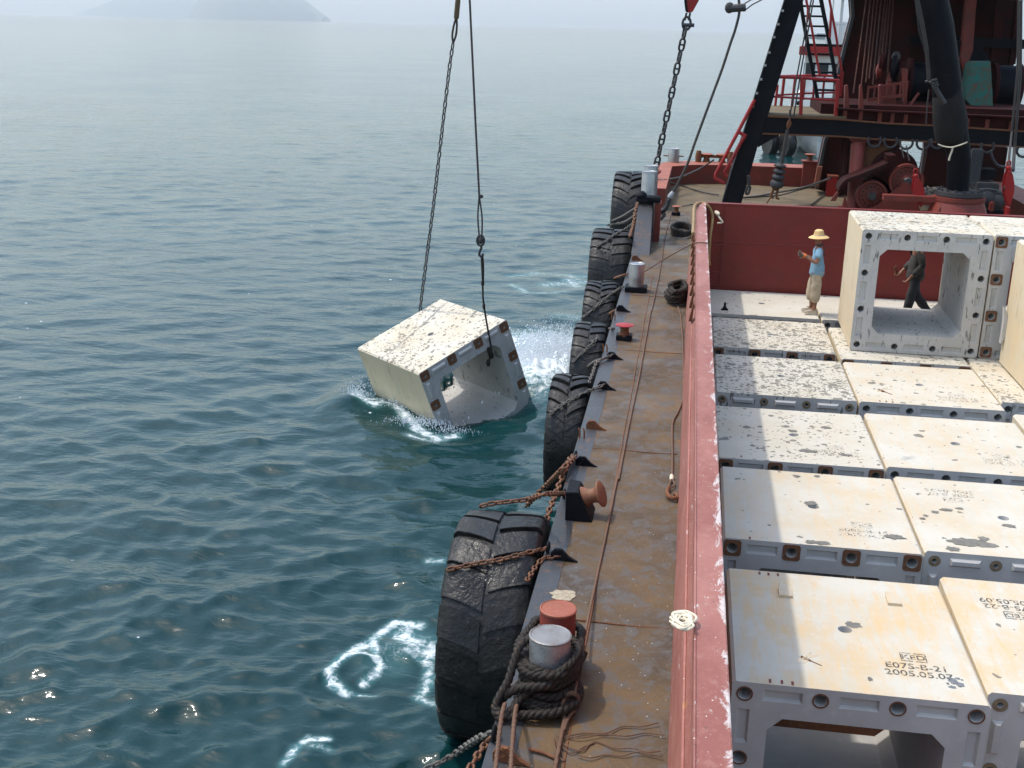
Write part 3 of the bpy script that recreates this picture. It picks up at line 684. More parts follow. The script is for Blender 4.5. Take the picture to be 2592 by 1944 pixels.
# ================================================================== CONCRETE BLOCKS
BW, BL, TH, CH = 2.2, 2.29, .335, .125
def bool_cut(me, cutter):
    a = bpy.data.objects.new('tmp_a', me); b = bpy.data.objects.new('tmp_b', cutter); COL.objects.link(a); COL.objects.link(b)
    md = a.modifiers.new('b', 'BOOLEAN'); md.object = b; md.operation = 'DIFFERENCE'; md.solver = 'EXACT'
    try: md.material_mode = 'TRANSFER'
    except Exception: pass
    dg = bpy.context.evaluated_depsgraph_get(); out = bpy.data.meshes.new_from_object(a.evaluated_get(dg))
    bpy.data.objects.remove(a); bpy.data.objects.remove(b); return out
def edge_slots():
    """(x, z, ang) of the 12 bolt holes and of the 12 slots on the front face"""
    e = BW/2-.115; h = [-e, -e/3, e/3, e]; holes = []; slots = []
    for s in (-1, 1):
        for a in h: holes.append((a, s*e+BW/2))
        for a in h[1:3]: holes.append((s*e, a+BW/2))
        for a in (-2*e/3, 0, 2*e/3): slots.append((a, s*e+BW/2, 0)); slots.append((s*e, a+BW/2, 1))
    return holes, slots
HOLES, SLOTS = edge_slots()
def slot_mb(mb, x, z, vert, L, W, y0, y1, k):
    V = []
    for y, s in ((y0, 1), (y1, k)):
        for a, b in ((-1, -1), (1, -1), (1, 1), (-1, 1)):
            u, v = a*(L/2-(1-s)*.03*0-(0 if s == 1 else .028)), b*(W/2-(0 if s == 1 else .028))
            V.append((x+v, y, z+u) if vert else (x+u, y, z+v))
    mb.add(V, [(0, 1, 2, 3), (7, 6, 5, 4)]+[(i, i+4, (i+1) % 4+4, (i+1) % 4) for i in range(4)])
def shell_mesh(hole_r, recess):
    m = MB(); c = .03; W = BW/2
    outer = [(-W+c, 0), (W-c, 0), (W, c), (W, BW-c), (W-c, BW), (-W+c, BW), (-W, BW-c), (-W, c)]
    i0 = W-TH; inner = [(-i0+CH, TH), (i0-CH, TH), (i0, TH+CH), (i0, BW-TH-CH), (i0-CH, BW-TH), (-i0+CH, BW-TH), (-i0, BW-TH-CH), (-i0, TH+CH)]
    V = []
    for y in (0, BL):
        V += [(x, y, z) for x, z in outer]+[(x, y, z) for x, z in inner]
    F = []; MI = []
    for i in range(8):
        j = (i+1) % 8
        F += [(i, j, j+8, i+8), (i+16+8, j+16+8, j+16, i+16)]; MI += [1, 1]
        F += [(i+16, j+16, j, i)]; MI += [0]
        F += [(i+8, j+8, j+24, i+24)]; MI += [1]
    m.v = V; m.f = F; m.mi = MI
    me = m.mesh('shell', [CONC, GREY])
    cut = MB()
    for x, z in HOLES: cut.lathe([(hole_r, 0), (hole_r*.95, .26)], (x, -.02, z), (0, 1, 0), 20)
    cut.lathe([(.07, 0), (.045, .2)], (0, BL*.5, BW+.02), (0, 0, -1), 18)
    if recess:
        for x, z, v in SLOTS: slot_mb(cut, x, z, v, .36, .125, -.01, .032, 0)
    cm = cut.mesh('cut', [GREY, GREY]); cm.polygons.foreach_set('material_index', [1]*len(cm.polygons))
    out = bool_cut(me, cm); out.name = 'shell_mesh'
    # chipped edges: nudge the rim a little
    bm = bmesh.new(); bm.from_mesh(out); bmesh.ops.remove_doubles(bm, verts=bm.verts, dist=1e-5)
    bm.to_mesh(out); bm.free(); out.shade_smooth(); out.set_sharp_from_angle(angle=rad(30)); return out
SH = {(r, k): shell_mesh(r, k) for r, k in ((.058, True), (.028, False))}
PLATE_MAT = paint('rusty_anchor_plate', (.13, .055, .025), (.22, .10, .045), (.07, .04, .03), .55, .8, 6)
RINGM = paint('brown_socket_ring', (.24, .18, .11), (.17, .12, .07), (.15, .07, .03), .6, .8, 9)
def ring_plate_mesh(half, hole, square, t=.006):
    m = MB(); n = 24; V = []; F = []
    for y in (0, -t):
        for k in range(n):
            a = 2*math.pi*(k+.5)/n; s = 1/max(abs(math.cos(a)), abs(math.sin(a))) if square else 1
            V.append((half*s*math.cos(a), y, half*s*math.sin(a)))
        for k in range(n):
            a = 2*math.pi*(k+.5)/n; V.append((hole*math.cos(a), y, hole*math.sin(a)))
    for k in range(n):
        j = (k+1) % n
        F += [(2*n+k, 2*n+j, 3*n+j, 3*n+k), (k, 2*n+k, 2*n+j, j), (n+k, n+j, 3*n+j, 3*n+k)]
    m.add(V, F); return m
PLM = {'plate': ring_plate_mesh(.098, .062, True).mesh('plate', PLATE_MAT), 'ring': ring_plate_mesh(.073, .06, False, .004).mesh('ring', RUST),
       'sock': ring_plate_mesh(.066, .029, False, .004).mesh('sock', RINGM), 'splate': ring_plate_mesh(.10, .03, True).mesh('splate', PLATE_MAT)}
def key_mesh(v):
    m = MB(); slot_mb(m, 0, 0, v, .34, .10, 0, -.032, 0); return m.mesh('key', GREY)
KEYS = [key_mesh(0), key_mesh(1)]
STENCIL, snt, sp_ = mat('faded_stencil_ink'); sp_.inputs['Base Color'].default_value = (.07, .065, .055, 1); sp_.inputs['Roughness'].default_value = .8
_v = coords(snt, seed=False); _f = ramp(snt, nz(snt, _v, 26, 4, .7), .36, .52, .12, .82); snt.links.new(_f, sp_.inputs['Alpha'])
STENCIL2, snt, sp_ = mat('worn_stencil_ink'); sp_.inputs['Base Color'].default_value = (.09, .085, .07, 1); sp_.inputs['Roughness'].default_value = .8
_v = coords(snt, seed=False); _f = ramp(snt, nz(snt, _v, 26, 4, .7), .46, .60, .05, .7); snt.links.new(_f, sp_.inputs['Alpha'])
def text_mb(lines, size, w=None):
    """stencil lettering as flat mesh, centred; returns verts/faces"""
    cu = bpy.data.curves.new('t', 'FONT'); cu.body = '\n'.join(lines); cu.size = size; cu.align_x = 'CENTER'; cu.space_line = .95; cu.resolution_u = 3; cu.offset = .0012
    ob = bpy.data.objects.new('t', cu); COL.objects.link(ob)
    me = bpy.data.meshes.new_from_object(ob.evaluated_get(bpy.context.evaluated_depsgraph_get()))
    V = [tuple(v.co) for v in me.vertices]; F = [tuple(p.vertices) for p in me.polygons]
    bpy.data.objects.remove(ob); bpy.data.meshes.remove(me); return V, F
def stencil(root, lines, cx, cy, size, flip=False, ink=None, logo=True, loctop=BW+.0035):
    mb = MB(); V, F = text_mb(lines, size); s = -1 if flip else 1
    mb.add([(cx+s*x*1.0, cy+s*y, loctop) for x, y, z in V], F)
    if logo:
        lw, lh, t = size*1.75, size*1.15, size*.09; oy = size*1.0
        def q(x0, y0, x1, y1): mb.add([(cx+s*a, cy+s*b, loctop) for a, b in ((x0, y0), (x1, y0), (x1, y1), (x0, y1))], [(0, 1, 2, 3)])
        q(-lw/2, oy, -t, oy+t); q(t, oy, lw/2, oy+t); q(-lw/2, oy+lh-t, -t, oy+lh); q(t, oy+lh-t, lw/2, oy+lh)
        q(-lw/2, oy+t*1.6, -lw/2+t, oy+lh-t*1.6); q(lw/2-t, oy+t*1.6, lw/2, oy+lh-t*1.6)
        V, F = text_mb(['KED'], size*.85); mb.add([(cx+s*x*1.0, cy+s*(y+oy+lh*.26), loctop) for x, y, z in V], F)
    o = bpy.data.objects.new('stencil_lettering', mb.mesh('stencil', ink or STENCIL)); COL.objects.link(o); o.parent = root
    for p in o.data.polygons: p.use_smooth = False
    return o
VAR = {'hole': ((.058, True), None, False), 'plate': ((.058, True), 'plate', False), 'ring': ((.058, True), 'ring', False), 'key': ((.028, False), 'sock', True), 'keyplate': ((.028, False), 'splate', True)}
def block(var, loc, rz, label, spot=.2, stain=.3, rot=None, group='concrete blocks loaded in the hold', partsok=True):
    shk, pl, keys = VAR[var]
    r = thing('concrete_block', loc, label, 'concrete block', group)
    r.rotation_euler = rot if rot is not None else (0, 0, rz)
    sd = random.uniform(0, 50)
    o = bpy.data.objects.new('shell', SH[shk]); COL.objects.link(o); o.parent = r; o['seed'] = sd; o['spots'] = spot; o['stain'] = stain
    if pl:
        for x, z in HOLES:
            c = bpy.data.objects.new('anchor_plate' if 'plate' in pl else 'socket_ring', PLM[pl]); COL.objects.link(c); c.parent = r; c.location = (x, -.0025, z)
    if keys:
        for x, z, v in SLOTS:
            c = bpy.data.objects.new('shear_key', KEYS[v]); COL.objects.link(c); c.parent = r; c.location = (x, -.001, z)
    return r
zb = ZB-BW
HW = BW/2
RY = [9.33, 12.40, 15.04, 18.04, 20.86, 23.50]; RX = [.683, .66, .64, .655, .70, .61]
R1A = block('ring', (RX[0]+HW, RY[0], zb), 0, 'yellowish rust streaked block with a clear stencil, nearest one beside the red coaming', .0, .8)
R1B = block('key', (RX[0]+BW+.02+HW, 9.55, zb), rad(-.6), 'yellow stained block with an upside down stencil, right of the nearest block', .02, .8)
R2A = block('plate', (RX[1]+HW, RY[1], zb), rad(-.4), 'pale block showing four rusty square plates along its front, second row beside the coaming', .015, .45)
R2B = block('key', (RX[1]+BW+.03+HW, 12.50, zb), rad(-.3), 'pale block with a brown wet blotch and raised keys on its front, second row', .012, .35)
R3A = block('plate', (RX[2]+HW, RY[2], zb), rad(.3), 'block freckled with wet marks and a dim stencil, third row beside the coaming', .18, .15)
R3B = block('hole', (RX[2]+BW+.03+HW, 15.15, zb), rad(-.2), 'clean cream block with plain round holes, third row, centre of the hold', .03, .35)
R4A = block('key', (RX[3]+HW, RY[3], zb), rad(-.3), 'block thickly covered in dark wet marks, fourth row beside the coaming', .8, .05)
R4B = block('hole', (RX[3]+BW+.03+HW, 18.04, zb), rad(-.2), 'cream block with a chipped front corner below the big upright opening, fourth row', .08, .3)
R4C = block('hole', (RX[3]+2*BW+.06+HW, 18.5, zb), 0, 'tan block with wet freckles, fourth row behind the leaning broken slab', .5, .3)
R5A = block('plate', (RX[4]-.01+HW-.05, RY[4], zb), rad(-.5), 'small looking speckled block just nearer than the man in the straw hat', .75, .1)
R5B = block('keyplate', (RX[4]+BW+.0+HW, 20.55, zb), rad(-.2), 'block carrying the open stacked block, only its front ledge showing', .5, .1)
R5C = block('hole', (RX[4]+2*BW+.05+HW, 20.8, zb), 0, 'block carrying the right hand upper block, mostly hidden', .2, .1)
R6A = block('hole', (RX[5]+HW, RY[5], zb), rad(-.4), 'white block the man in the straw hat stands on', .06, .05)
R6B = block('hole', (RX[5]+BW+.04+HW, 23.48, zb), rad(-.4), 'white block against the red wall the man in dark clothes walks on', .03, .05)
R6C = block('hole', (RX[5]+2*BW+.06+HW, 23.5, zb), 0, 'block at the foot of the red wall hidden behind the stacked ones', .06, .05)
R3C = block('hole', (RX[2]+2*BW+.10+HW, 15.6, zb), 0, 'pale block at the edge of view, third row, farthest from the coaming', .1, .2)
# upper layer
U1 = block('hole', (3.10+HW+.0, 21.12, ZB+.012), rad(-1.0), 'upright block with a big square opening, stacked by the red wall', .55, .25, group='concrete blocks stacked on the lower layer')
U2 = block('plate', (3.10+BW+.03+HW, 21.10, ZB+.012), rad(-1.0), 'stacked block with rusty square plates, right of the open one', .25, .2, group='concrete blocks stacked on the lower layer')
q0 = Z((2525, 921), ZB)
U3 = block('hole', (q0.x+HW+.02, q0.y-BL, ZB+.012), rad(0), 'large cream sided block cut off by the picture edge, on the tan block', .1, .7, group='concrete blocks stacked on the lower layer')
# stencils, sized and placed on the tops
def put_stencil(blk, lines, ca, cb, size, flip=False, ink=None, logo=True):
    a = Z(ca, ZB); b = Z(cb, ZB); c = (a+b)/2; M_ = Matrix.Rotation(-blk.rotation_euler.z, 3, 'Z'); l = M_@(c-blk.location)
    stencil(blk, lines, l.x, l.y, size, flip, ink, logo)
put_stencil(R1A, ['E07S-B-21', '2005.05.07'], b3(1005, 1222), b3(1005, 1222), .135)
put_stencil(R1B, ['E07S-B-22', '2005.05.09'], b3(1408, 938), b3(1440, 940), .135, True)
put_stencil(R2A, ['E08S-B-14', '2005.04.29'], b3(765, 612), b3(770, 614), .135, False, STENCIL2)
put_stencil(R2B, ['E08S-B-07', '2005.04.25'], b3(1150, 440), b3(1150, 440), .135, True, STENCIL2)
put_stencil(R3A, ['E08N-B-18', '2005.04.26'], b3(645, 258), b3(645, 258), .135, False, STENCIL2)
put_stencil(R3B, ['E07S-B-13', '2005.05.11'], b3(1395, 298), b3(1395, 298), .135, False, STENCIL2)
put_stencil(R4B, ['E07N-B-15', '2005.04.30'], b2(1800, 1315), b2(1800, 1315), .135, False, STENCIL2)
# patched lift points on the nearest block
for c in (b3(417, 880), b3(898, 915)):
    m = MB(); p = Z(c, ZB+.012); m.box((p.x-.065, p.y-.09, ZB+.0005), (p.x+.065, p.y+.09, ZB+.03)); m.box((p.x-.05, p.y+.0905, ZB+.0005), (p.x+.03, p.y+.2, ZB+.012))
    o = part('patched_lift_point', m, CONC, None); o.parent = R1A; o.location = (-R1A.location.x, -R1A.location.y, -R1A.location.z); o['seed'] = 3.; o['stain'] = .6
# red paint ticks near block edges
for blk, cs in ((R1A, (b3(303, 793), b3(343, 797), b3(385, 800), b3(350, 1272), b3(403, 1277), b3(450, 1283))), (R2A, (b3(260, 636),)), (R3A, (b3(222, 273),)), (R4B, (b2(1305, 1325), b2(1345, 1328), b2(1385, 1333)))):
    for c in cs:
        p = Z(c, ZB); m = MB(); m.add([(p.x-.012, p.y-.035, ZB+.003), (p.x+.010, p.y-.035, ZB+.003), (p.x+.012, p.y+.03, ZB+.003), (p.x-.010, p.y+.03, ZB+.003)], [(0, 1, 2, 3)])
        o = part('paint_tick', m, OXIDE, None); o.parent = blk; M_ = Matrix.Rotation(-blk.rotation_euler.z, 4, 'Z')@Matrix.Translation(-blk.location); o.matrix_local = M_
WETM = plain('wet_concrete', (.17, .155, .125), .45, var=.25, scale=14); SCUFF = plain('grey_scuff', (.16, .17, .18), .8, var=.4, scale=30)
def blotch(blk, c, rx, ry, seed, mt=None, nm='wet_blotch'):
    p = Z(c, ZB); n = 40; zz = ZB+.0026+.0007*(seed*10 % 9); V = [V3((p.x, p.y, zz))]
    for i in range(n):
        a = 2*math.pi*i/n; q = 1+.55*noise.fractal(V3((math.cos(a)*1.6+seed, math.sin(a)*1.6, seed*3)), 1, 2, 4); V.append(V3((p.x+rx*q*math.cos(a), p.y+ry*q*math.sin(a), zz)))
    m = MB(); m.add(V, [(0, i+1, (i+1) % n+1) for i in range(n)]); o = part(nm, m, mt or WETM, None); o.parent = blk
    o.matrix_local = Matrix.Rotation(-blk.rotation_euler.z, 4, 'Z')@Matrix.Translation(-blk.location)
for blk, L_ in ((R2B, ((1215, 655, .17, .10), (1275, 660, .16, .12), (1168, 686, .085, .055), (1305, 640, .06, .05), (1027, 551, .035, .03), (1043, 537, .03, .03), (1082, 521, .05, .035), (1135, 512, .07, .04), (1190, 505, .05, .03), (1412, 583, .07, .05))),
                (R2A, ((535, 655, .07, .05), (580, 660, .08, .05), (905, 632, .11, .065), (530, 483, .07, .06), (470, 362, .05, .04), (560, 362, .04, .03))), (R1A, ((722, 1022, .07, .06), (795, 1265, .02, .03))),
                (R3A, ((520, 250, .11, .06), (600, 145, .06, .05), (450, 160, .06, .06), (140, 195, .07, .06), (420, 140, .06, .04), (690, 268, .08, .04)))):
    for k, (u, v_, rx, ry) in enumerate(L_): blotch(blk, b3(u, v_), rx, ry, k*1.7+u*.01)
for k, (u, v_, rx, ry) in enumerate(((1170, 1275, .045, .045), (1150, 1262, .03, .02), (1195, 1290, .035, .03), (1160, 1300, .03, .025), (1185, 1262, .02, .015), (1140, 1285, .012, .012), (1205, 1268, .012, .01))): blotch(R1A, b3(u, v_), rx, ry, k*2.1, SCUFF, 'grey_scuff')
# broken slab leaning at the big cream block
m = MB(); P = [YP(f1(*c), q0.y-.1) for c in ((862, 700), (880, 730), (890, 800), (882, 880), (850, 960), (832, 975), (845, 900), (858, 800))]
m.prism([(v.x, v.z) for v in P], q0.y-.14, q0.y-.02)
o = solo('broken_slab', m, GREY, 'thin curved broken slab leaning on the cream block edge', 'slab')

# the block being lowered into the sea
A_ = (.80240277, -.3636050, -.014810198)
cz, sz = math.cos(A_[0]), math.sin(A_[0]); cy, sy = math.cos(A_[1]), math.sin(A_[1]); cx, sx = math.cos(A_[2]), math.sin(A_[2])
RM = Matrix([[cz, -sz, 0], [sz, cz, 0], [0, 0, 1]])@Matrix([[cy, 0, sy], [0, 1, 0], [-sy, 0, cy]])@Matrix([[1, 0, 0], [0, cx, -sx], [0, sx, cx]])
HB_TOP = Vector((-4.75412512, 20.5456967, CAMZ-6.29400514))   # front left top corner
def HB(x, y, z): return HB_TOP+RM@Vector((x, y, z))             # x along the front, y into the block, z up from the top face
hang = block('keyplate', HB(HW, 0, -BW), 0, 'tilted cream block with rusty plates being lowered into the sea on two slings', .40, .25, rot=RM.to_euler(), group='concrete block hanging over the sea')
del hang['group']
stencil(hang, ['E07S-B-09', '2005.05.02'], -.62, 1.55, .135, True, STENCIL2)
# wet mud line and blot across its top
m = MB(); P = [V3((.30-HW, 1.38, 0)), V3((.75-HW, 1.52, 0)), V3((1.2-HW, 1.66, 0)), V3((1.6-HW, 1.80, 0)), V3((1.95-HW, 1.95, 0)), V3((2.18-HW, 2.0, 0))]
P = [V3((-HW+.02, 1.36, 0))]+P; Q = smooth_path(P, 8); V = []
for i, q in enumerate(Q): wv = .010+.018*abs(noise.noise(V3((q.x*6, 1, 2))))+(.10 if 1.55-HW < q.x < 1.95-HW else 0)*abs(noise.noise(V3((q.x*9, 5, 2)))); V += [(q.x, q.y-wv, BW+.003), (q.x, q.y+wv, BW+.003)]
m.add(V, [(2*i, 2*i+2, 2*i+3, 2*i+1) for i in range(len(Q)-1)]); o = part('mud_streak', m, plain('wet_mud', (.26, .245, .205), .6), None); o.parent = hang

# ================================================================== TYRE FENDERS
def tyre(cy, cz, R, x1, x0, label, name='tyre_fender', lugs=26, style=0, group='old tyres hung along the barge side', tread=.05, tilt=0.):
    """disc in the YZ plane against the hull; x1 hull side, x0 sea side"""
    W = (x1-x0); xc = (x0+x1)/2; hw = W/2; rt_ = thing(name, (xc, cy, cz), label, 'tyre', group)
    prof = [(.52, .62), (.60, .80), (.74, .97), (.87, 1.0), (.95, .96), (.985, .86), (1.0, .60), (1.005, .25), (1.005, -.25), (1.0, -.60), (.985, -.86), (.95, -.96), (.87, -1.0), (.74, -.97), (.60, -.80), (.52, -.62)]
    n = 72; V = []; F = []; k = len(prof)
    for i in range(n):
        a = 2*math.pi*i/n
        for r, x in prof:
            q = 1+.010*noise.noise(Vector((math.cos(a)*2, math.sin(a)*2, x+cy)))
            V.append((xc+x*hw, cy+R*r*q*math.cos(a)*.998, cz+(R-tread)/R*R*r*q*math.sin(a)))
    for i in range(n):
        j = (i+1) % n
        for s in range(k): t = (s+1) % k; F.append((i*k+s, j*k+s, j*k+t, i*k+t))
    m = MB(); m.add(V, F); o = part('tyre_carcass', m, RUB, rt_, angle=60)
    # tread bars, staggered either side of the middle
    m = MB()
    for i in range(lugs):
        for sd in (-1, 1):
            a0 = 2*math.pi*(i+(.5 if sd > 0 else 0))/lugs; da = 2*math.pi/lugs*(.60 if style == 0 else .68 if style == 1 else .80)
            rows = []
            for s, sk, rr in ((.985, .0, .955), (.88, .02, .995), (.6, .20, 1.006), (.32, .42, 1.008), (.04, .72, 1.008)):
                x = xc+sd*s*hw; off = sk*2*math.pi/lugs*(1 if style == 0 else .45)
                rows.append([(x, a0+off-da/2, rr), (x, a0+off+da/2, rr)])
            V = []; F = []; jig = random.uniform(-.010, .010)
            for rw in rows:
                for x, a, rr in rw:
                    for rad_ in (R*rr-tread-.02, R*rr+jig*.7):
                        V.append((x, cy+rad_*math.cos(a), cz+rad_*math.sin(a)))
            for s in range(len(rows)-1):
                b = s*4; c = b+4
                F += [(b+1, b+3, c+3, c+1), (b, b+1, c+1, c), (b+3, b+2, c+2, c+3)]
            F += [(0, 2, 3, 1), (len(V)-4, len(V)-3, len(V)-1, len(V)-2)]
            m.add(V, F)
    part('tread', m, RUB, rt_, bevel=.006, angle=50)
    return rt_
TY = []
TY.append(tyre(11.25, -1.03, 1.22, XE-.06, -2.18, 'huge worn wet black tyre nearest the camera', lugs=19, style=2, tread=.04))
TY.append(tyre(17.3, -.95, .97, XE-.08, -1.88, 'tyre with deep slanted bars, next beyond the nearest giant one', lugs=24, tread=.06))
TY.append(tyre(20.8, -1.0, 1.0, XE-.08, -1.87, 'smooth worn tyre half behind the one with slanted bars', lugs=26, style=1, tread=.03))
TY.append(tyre(24.5, -1.02, 1.03, XE-.12, -2.0, 'brownish tyre with wavy tread below the single silver bollard', lugs=30, tread=.04))
TY.append(tyre(30.4, -1.15, 1.32, XE-.10, -2.36, 'tall worn tyre beside the sloping grey stand', lugs=26, style=1, tread=.05))
TY.append(tyre(39.6, -1.0, 1.6, XE-.1, -2.42, 'farthest big tyre at the bow corner with bold tread bars', lugs=26, tread=.08))

# ---- chains holding the tyres
def tchain(pts, L, W, r, m, label, group='chains holding the tyres', name='tyre_chain', jitter=.2):
    mb = chain_mb(smooth_path(pts, 6), L, W, r, False, jitter)
    return solo(name, mb, m, label, 'chain', group, angle=60)
def T(i, c, d=.03):     # a point on the tread of tyre i
    o = TY[i].location; R = [1.22, .97, 1.0, 1.03, 1.32, 1.6][i]
    return CYL(c, o.y, o.z, R+d)

tchain([PE['j']+V3((0, 0, .06)), XP(c4(690, 210), -1.25), T(0, c4(600, 238)), T(0, c4(500, 250)), T(0, c4(400, 262)), T(0, c4(345, 278))], .115, .07, .013, CHAIN, 'rusty chain over the top of the giant near tyre')
tchain([PE['k']+V3((0, 0, .05)), XP(c4(780, 80), -1.25), XP(c4(700, 160), -1.55), XP(c4(640, 220), -1.75), XP(c4(590, 275), -1.95)], .13, .08, .016, CHAIN, 'thick rusty chain dropping behind the giant tyre from the deck edge')
tchain([PE['k']+V3((-.05, 0, .05)), XP(c4(800, 70), -1.23), XP(c4(760, 170), -1.27), XP(c4(725, 260), -1.28), XP(c4(695, 350), -1.29)], .13, .08, .016, CHAIN, 'thick rusty chain hanging down the hull beside the giant tyre')
tchain([PE['i']+V3((0, 0, .05)), XP(c4(640, 510), -1.28), T(0, c4(560, 530)), T(0, c4(450, 558)), T(0, c4(330, 578)), T(0, c4(230, 598)), T(0, c4(170, 612), .02)], .105, .062, .012, CHAIN, 'rusty chain crossing the tread of the giant near tyre')
tchain([PE['g']+V3((0, 0, .04)), Z(c4(735, 545), .03), Z(c4(690, 548), .02), XP(c4(650, 580), -1.24), XP(c4(620, 625), -1.27), XP(c4(592, 668), -1.29)], .10, .06, .012, CHAIN, 'short rusty chain from a deck lug slipping behind the giant tyre')
tchain([PE['l']+V3((0, 0, .06)), XP(c4(350, 1495), -1.3), XP(c4(270, 1545), -1.5), XP(c4(180, 1605), -1.7), XP(c4(60, 1665), -1.9), XP(c4(-20, 1700), -2.0)], .105, .066, .013, GCHAIN, 'pale mottled chain leading off the deck edge at the very bottom')
tchain([PE['l']+V3((0, -.03, .04)), XP(c4(380, 1530), -1.23), XP(c4(335, 1590), -1.26), XP(c4(295, 1660), -1.28), XP(c4(270, 1720), -1.29)], .11, .068, .014, CHAIN, 'mottled chain hanging down the hull at the very bottom')
tchain([PE['b']+V3((0, 0, .08)), Z(c3(480, 550), .05), T(1, c3(400, 580)), T(1, c3(320, 625)), T(1, c3(220, 680)), T(1, c3(125, 755), .02)], .10, .06, .012, GCHAIN, 'grey chain crossing the tyre with slanted bars')
tchain([PE['a']+V3((0, 0, .08)), Z(c3(520, 330), .04), XP(c3(460, 355), -1.35), XP(c3(375, 425), -1.75)], .10, .06, .012, GCHAIN, 'grey chain slipping behind the tyre with slanted bars')
tchain([PE['a']+V3((-.05, 0, .05)), XP(c3(490, 350), -1.24), XP(c3(455, 430), -1.27), XP(c3(425, 510), -1.29)], .10, .06, .012, GCHAIN, 'grey chain dropping down the hull above the tyre with slanted bars')
tchain([Z(c3(615, 90), .1), XP(c3(560, 110), -1.3), T(2, c3(480, 180)), T(2, c3(400, 260)), T(2, c3(300, 350), .02)], .11, .066, .013, GCHAIN, 'grey chain from the red headed bollard across the smooth worn tyre')
tchain([PE['e']+V3((0, 0, .07)), XP(c2(680, 1285), -1.25), XP(c2(620, 1320), -1.5), XP(c2(540, 1355), -1.8)], .11, .066, .013, CHAIN, 'brown chain from a lug down behind the smooth worn tyre')
tchain([Z(c2(760, 1080), .05), XP(c2(700, 1110), -1.3), T(3, c2(630, 1160)), T(3, c2(550, 1230)), T(3, c2(480, 1290)), T(3, c2(410, 1340), .02)], .11, .066, .013, GCHAIN, 'grey chain crossing the brownish wavy tyre')
tchain([Z(c2(795, 975), .04), XP(c2(740, 990), -1.3), XP(c2(690, 1005), -1.6), XP(c2(645, 1030), -1.9)], .11, .066, .013, CHAIN, 'brown chain from the single silver bollard to the hull side')
tchain([Z(c2(850, 540), .25), XP(c2(780, 590), -1.5), T(4, c2(700, 635)), T(4, c2(620, 690)), T(4, c2(530, 745), .02)], .13, .075, .015, GCHAIN, 'grey chain crossing the tall worn tyre')
tchain([Z(c2(890, 400), .5), XP(c2(830, 440), -1.5), XP(c2(750, 490), -1.9), XP(c2(660, 530), -2.35)], .15, .09, .017, GCHAIN, 'upper grey chain crossing the farthest big tyre')
tchain([Z(c2(880, 460), .4), XP(c2(830, 500), -1.4), XP(c2(760, 540), -1.8), XP(c2(620, 565), -2.3)], .15, .09, .017, GCHAIN, 'lower grey chain between the two farthest tyres')
tchain([Z(c2(960, 240), .5), XP(c2(930, 290), -1.25), XP(c2(890, 350), -1.27), XP(c2(860, 430), -1.29), XP(c2(840, 560), -1.29), XP(c2(810, 660), -1.29)], .16, .10, .02, CHAIN, 'thick brown chain hanging along the hull beside the two farthest tyres')

# ================================================================== HANGING GEAR OVER THE WATER
# left sling (chain) from a rope eye to the back left top edge, right sling (rope) with hook to the front edge
pl = HB(1.62, BL+.03, -.14); pr = HB(1.63, -.06, -.36)
YS = pr.y
def U(c, Y): return YP(c, Y)
ca = [pl, U(s1(30, 1610), pl.y), U(s1(60, 1370), pl.y-.3), U(s1(100, 1060), pl.y-.6), U(s1(140, 710), pl.y-.7), U(s1(180, 370), pl.y-.8), U(s1(201, 225), pl.y-.8)]
solo('sling_chain', chain_mb(smooth_path(ca, 8), .15, .085, .014, False, .15), DCHAIN, 'long thin dark chain sling holding up the far side of the tilted block', 'chain')
m = MB(); a = U(s1(201, 225), pl.y-.8); b = U(s1(218, 90), pl.y-.9)
for s in (-.035, .035): m.tube(smooth_path([a, (a*.7+b*.3)+V3((s, 0, 0)), (a*.3+b*.7)+V3((s*.8, 0, 0)), b]), .02, 6)
e = U(s1(250, -260), pl.y-1.2); m.tube([b, e], .024, 8)
wr = thing('sling_wire', b, 'dark wire with a spliced eye above the chain sling', 'wire rope')
part('wire', m, DWIRE, wr)
m = MB(); m.lathe([(.02, 0), (.05, .04), (.05, .36), (.02, .42)], b-(e-b).normalized()*.05, (e-b).normalized(), 12); part('splice_sleeve', m, PLANK, wr)
ra = [pr, U(s1(362, 1600), YS), U(s1(356, 1480), YS), U(s1(350, 1345), YS)]
m = MB(); m.tube(smooth_path(ra), .019, 7); m.tube(smooth_path([U(s1(357, 1480), YS), U(s1(358, 1400), YS), U(s1(354, 1345), YS)]), .024, 7)
m.ball(U(s1(356, 1485), YS), (.035, .035, .07), 8); m.ball(U(s1(362, 1605), YS), (.03, .03, .07), 8)
lo = thing('rope_strop', pr, 'brown rope strop between the hook and the front edge of the tilted block', 'rope'); part('strop', m, ROPE, lo)
m = MB(); m.lathe([(.03, -.12), (.055, -.08), (.055, .05), (.03, .12)], pr+V3((-.02, -.03, -.06)), RM@V3((0, 0, 1)), 12); m.ball(pr+V3((-.05, -.05, -.26)), (.045, .045, .08), 8)
m.tube([pr, pr+V3((-.04, -.04, -.26))], .02, 7); part('knot', m, ROPE, lo)
hk = thing('crane_hook', U(s1(345, 1300), YS), 'small steel hook joining the rope strop to the long dark wire', 'hook')
m = MB(); P = [U(s1(*c), YS) for c in ((346, 1285), (349, 1300), (341, 1318), (338, 1336), (348, 1346), (356, 1340), (356, 1330))]; m.tube(smooth_path(P), [.024]*len(smooth_path(P)), 8); part('hook_body', m, DCHAIN, hk)
m = MB(); c = U(s1(345, 1262), YS); m.tube([c+V3((.07*math.cos(t), 0, .10*math.sin(t))) for t in np.linspace(0, 6.28, 13)[:-1]], .022, 7, closed=True); m.ball(c, (.05, .05, .07), 8); part('shackle', m, DCHAIN, hk)
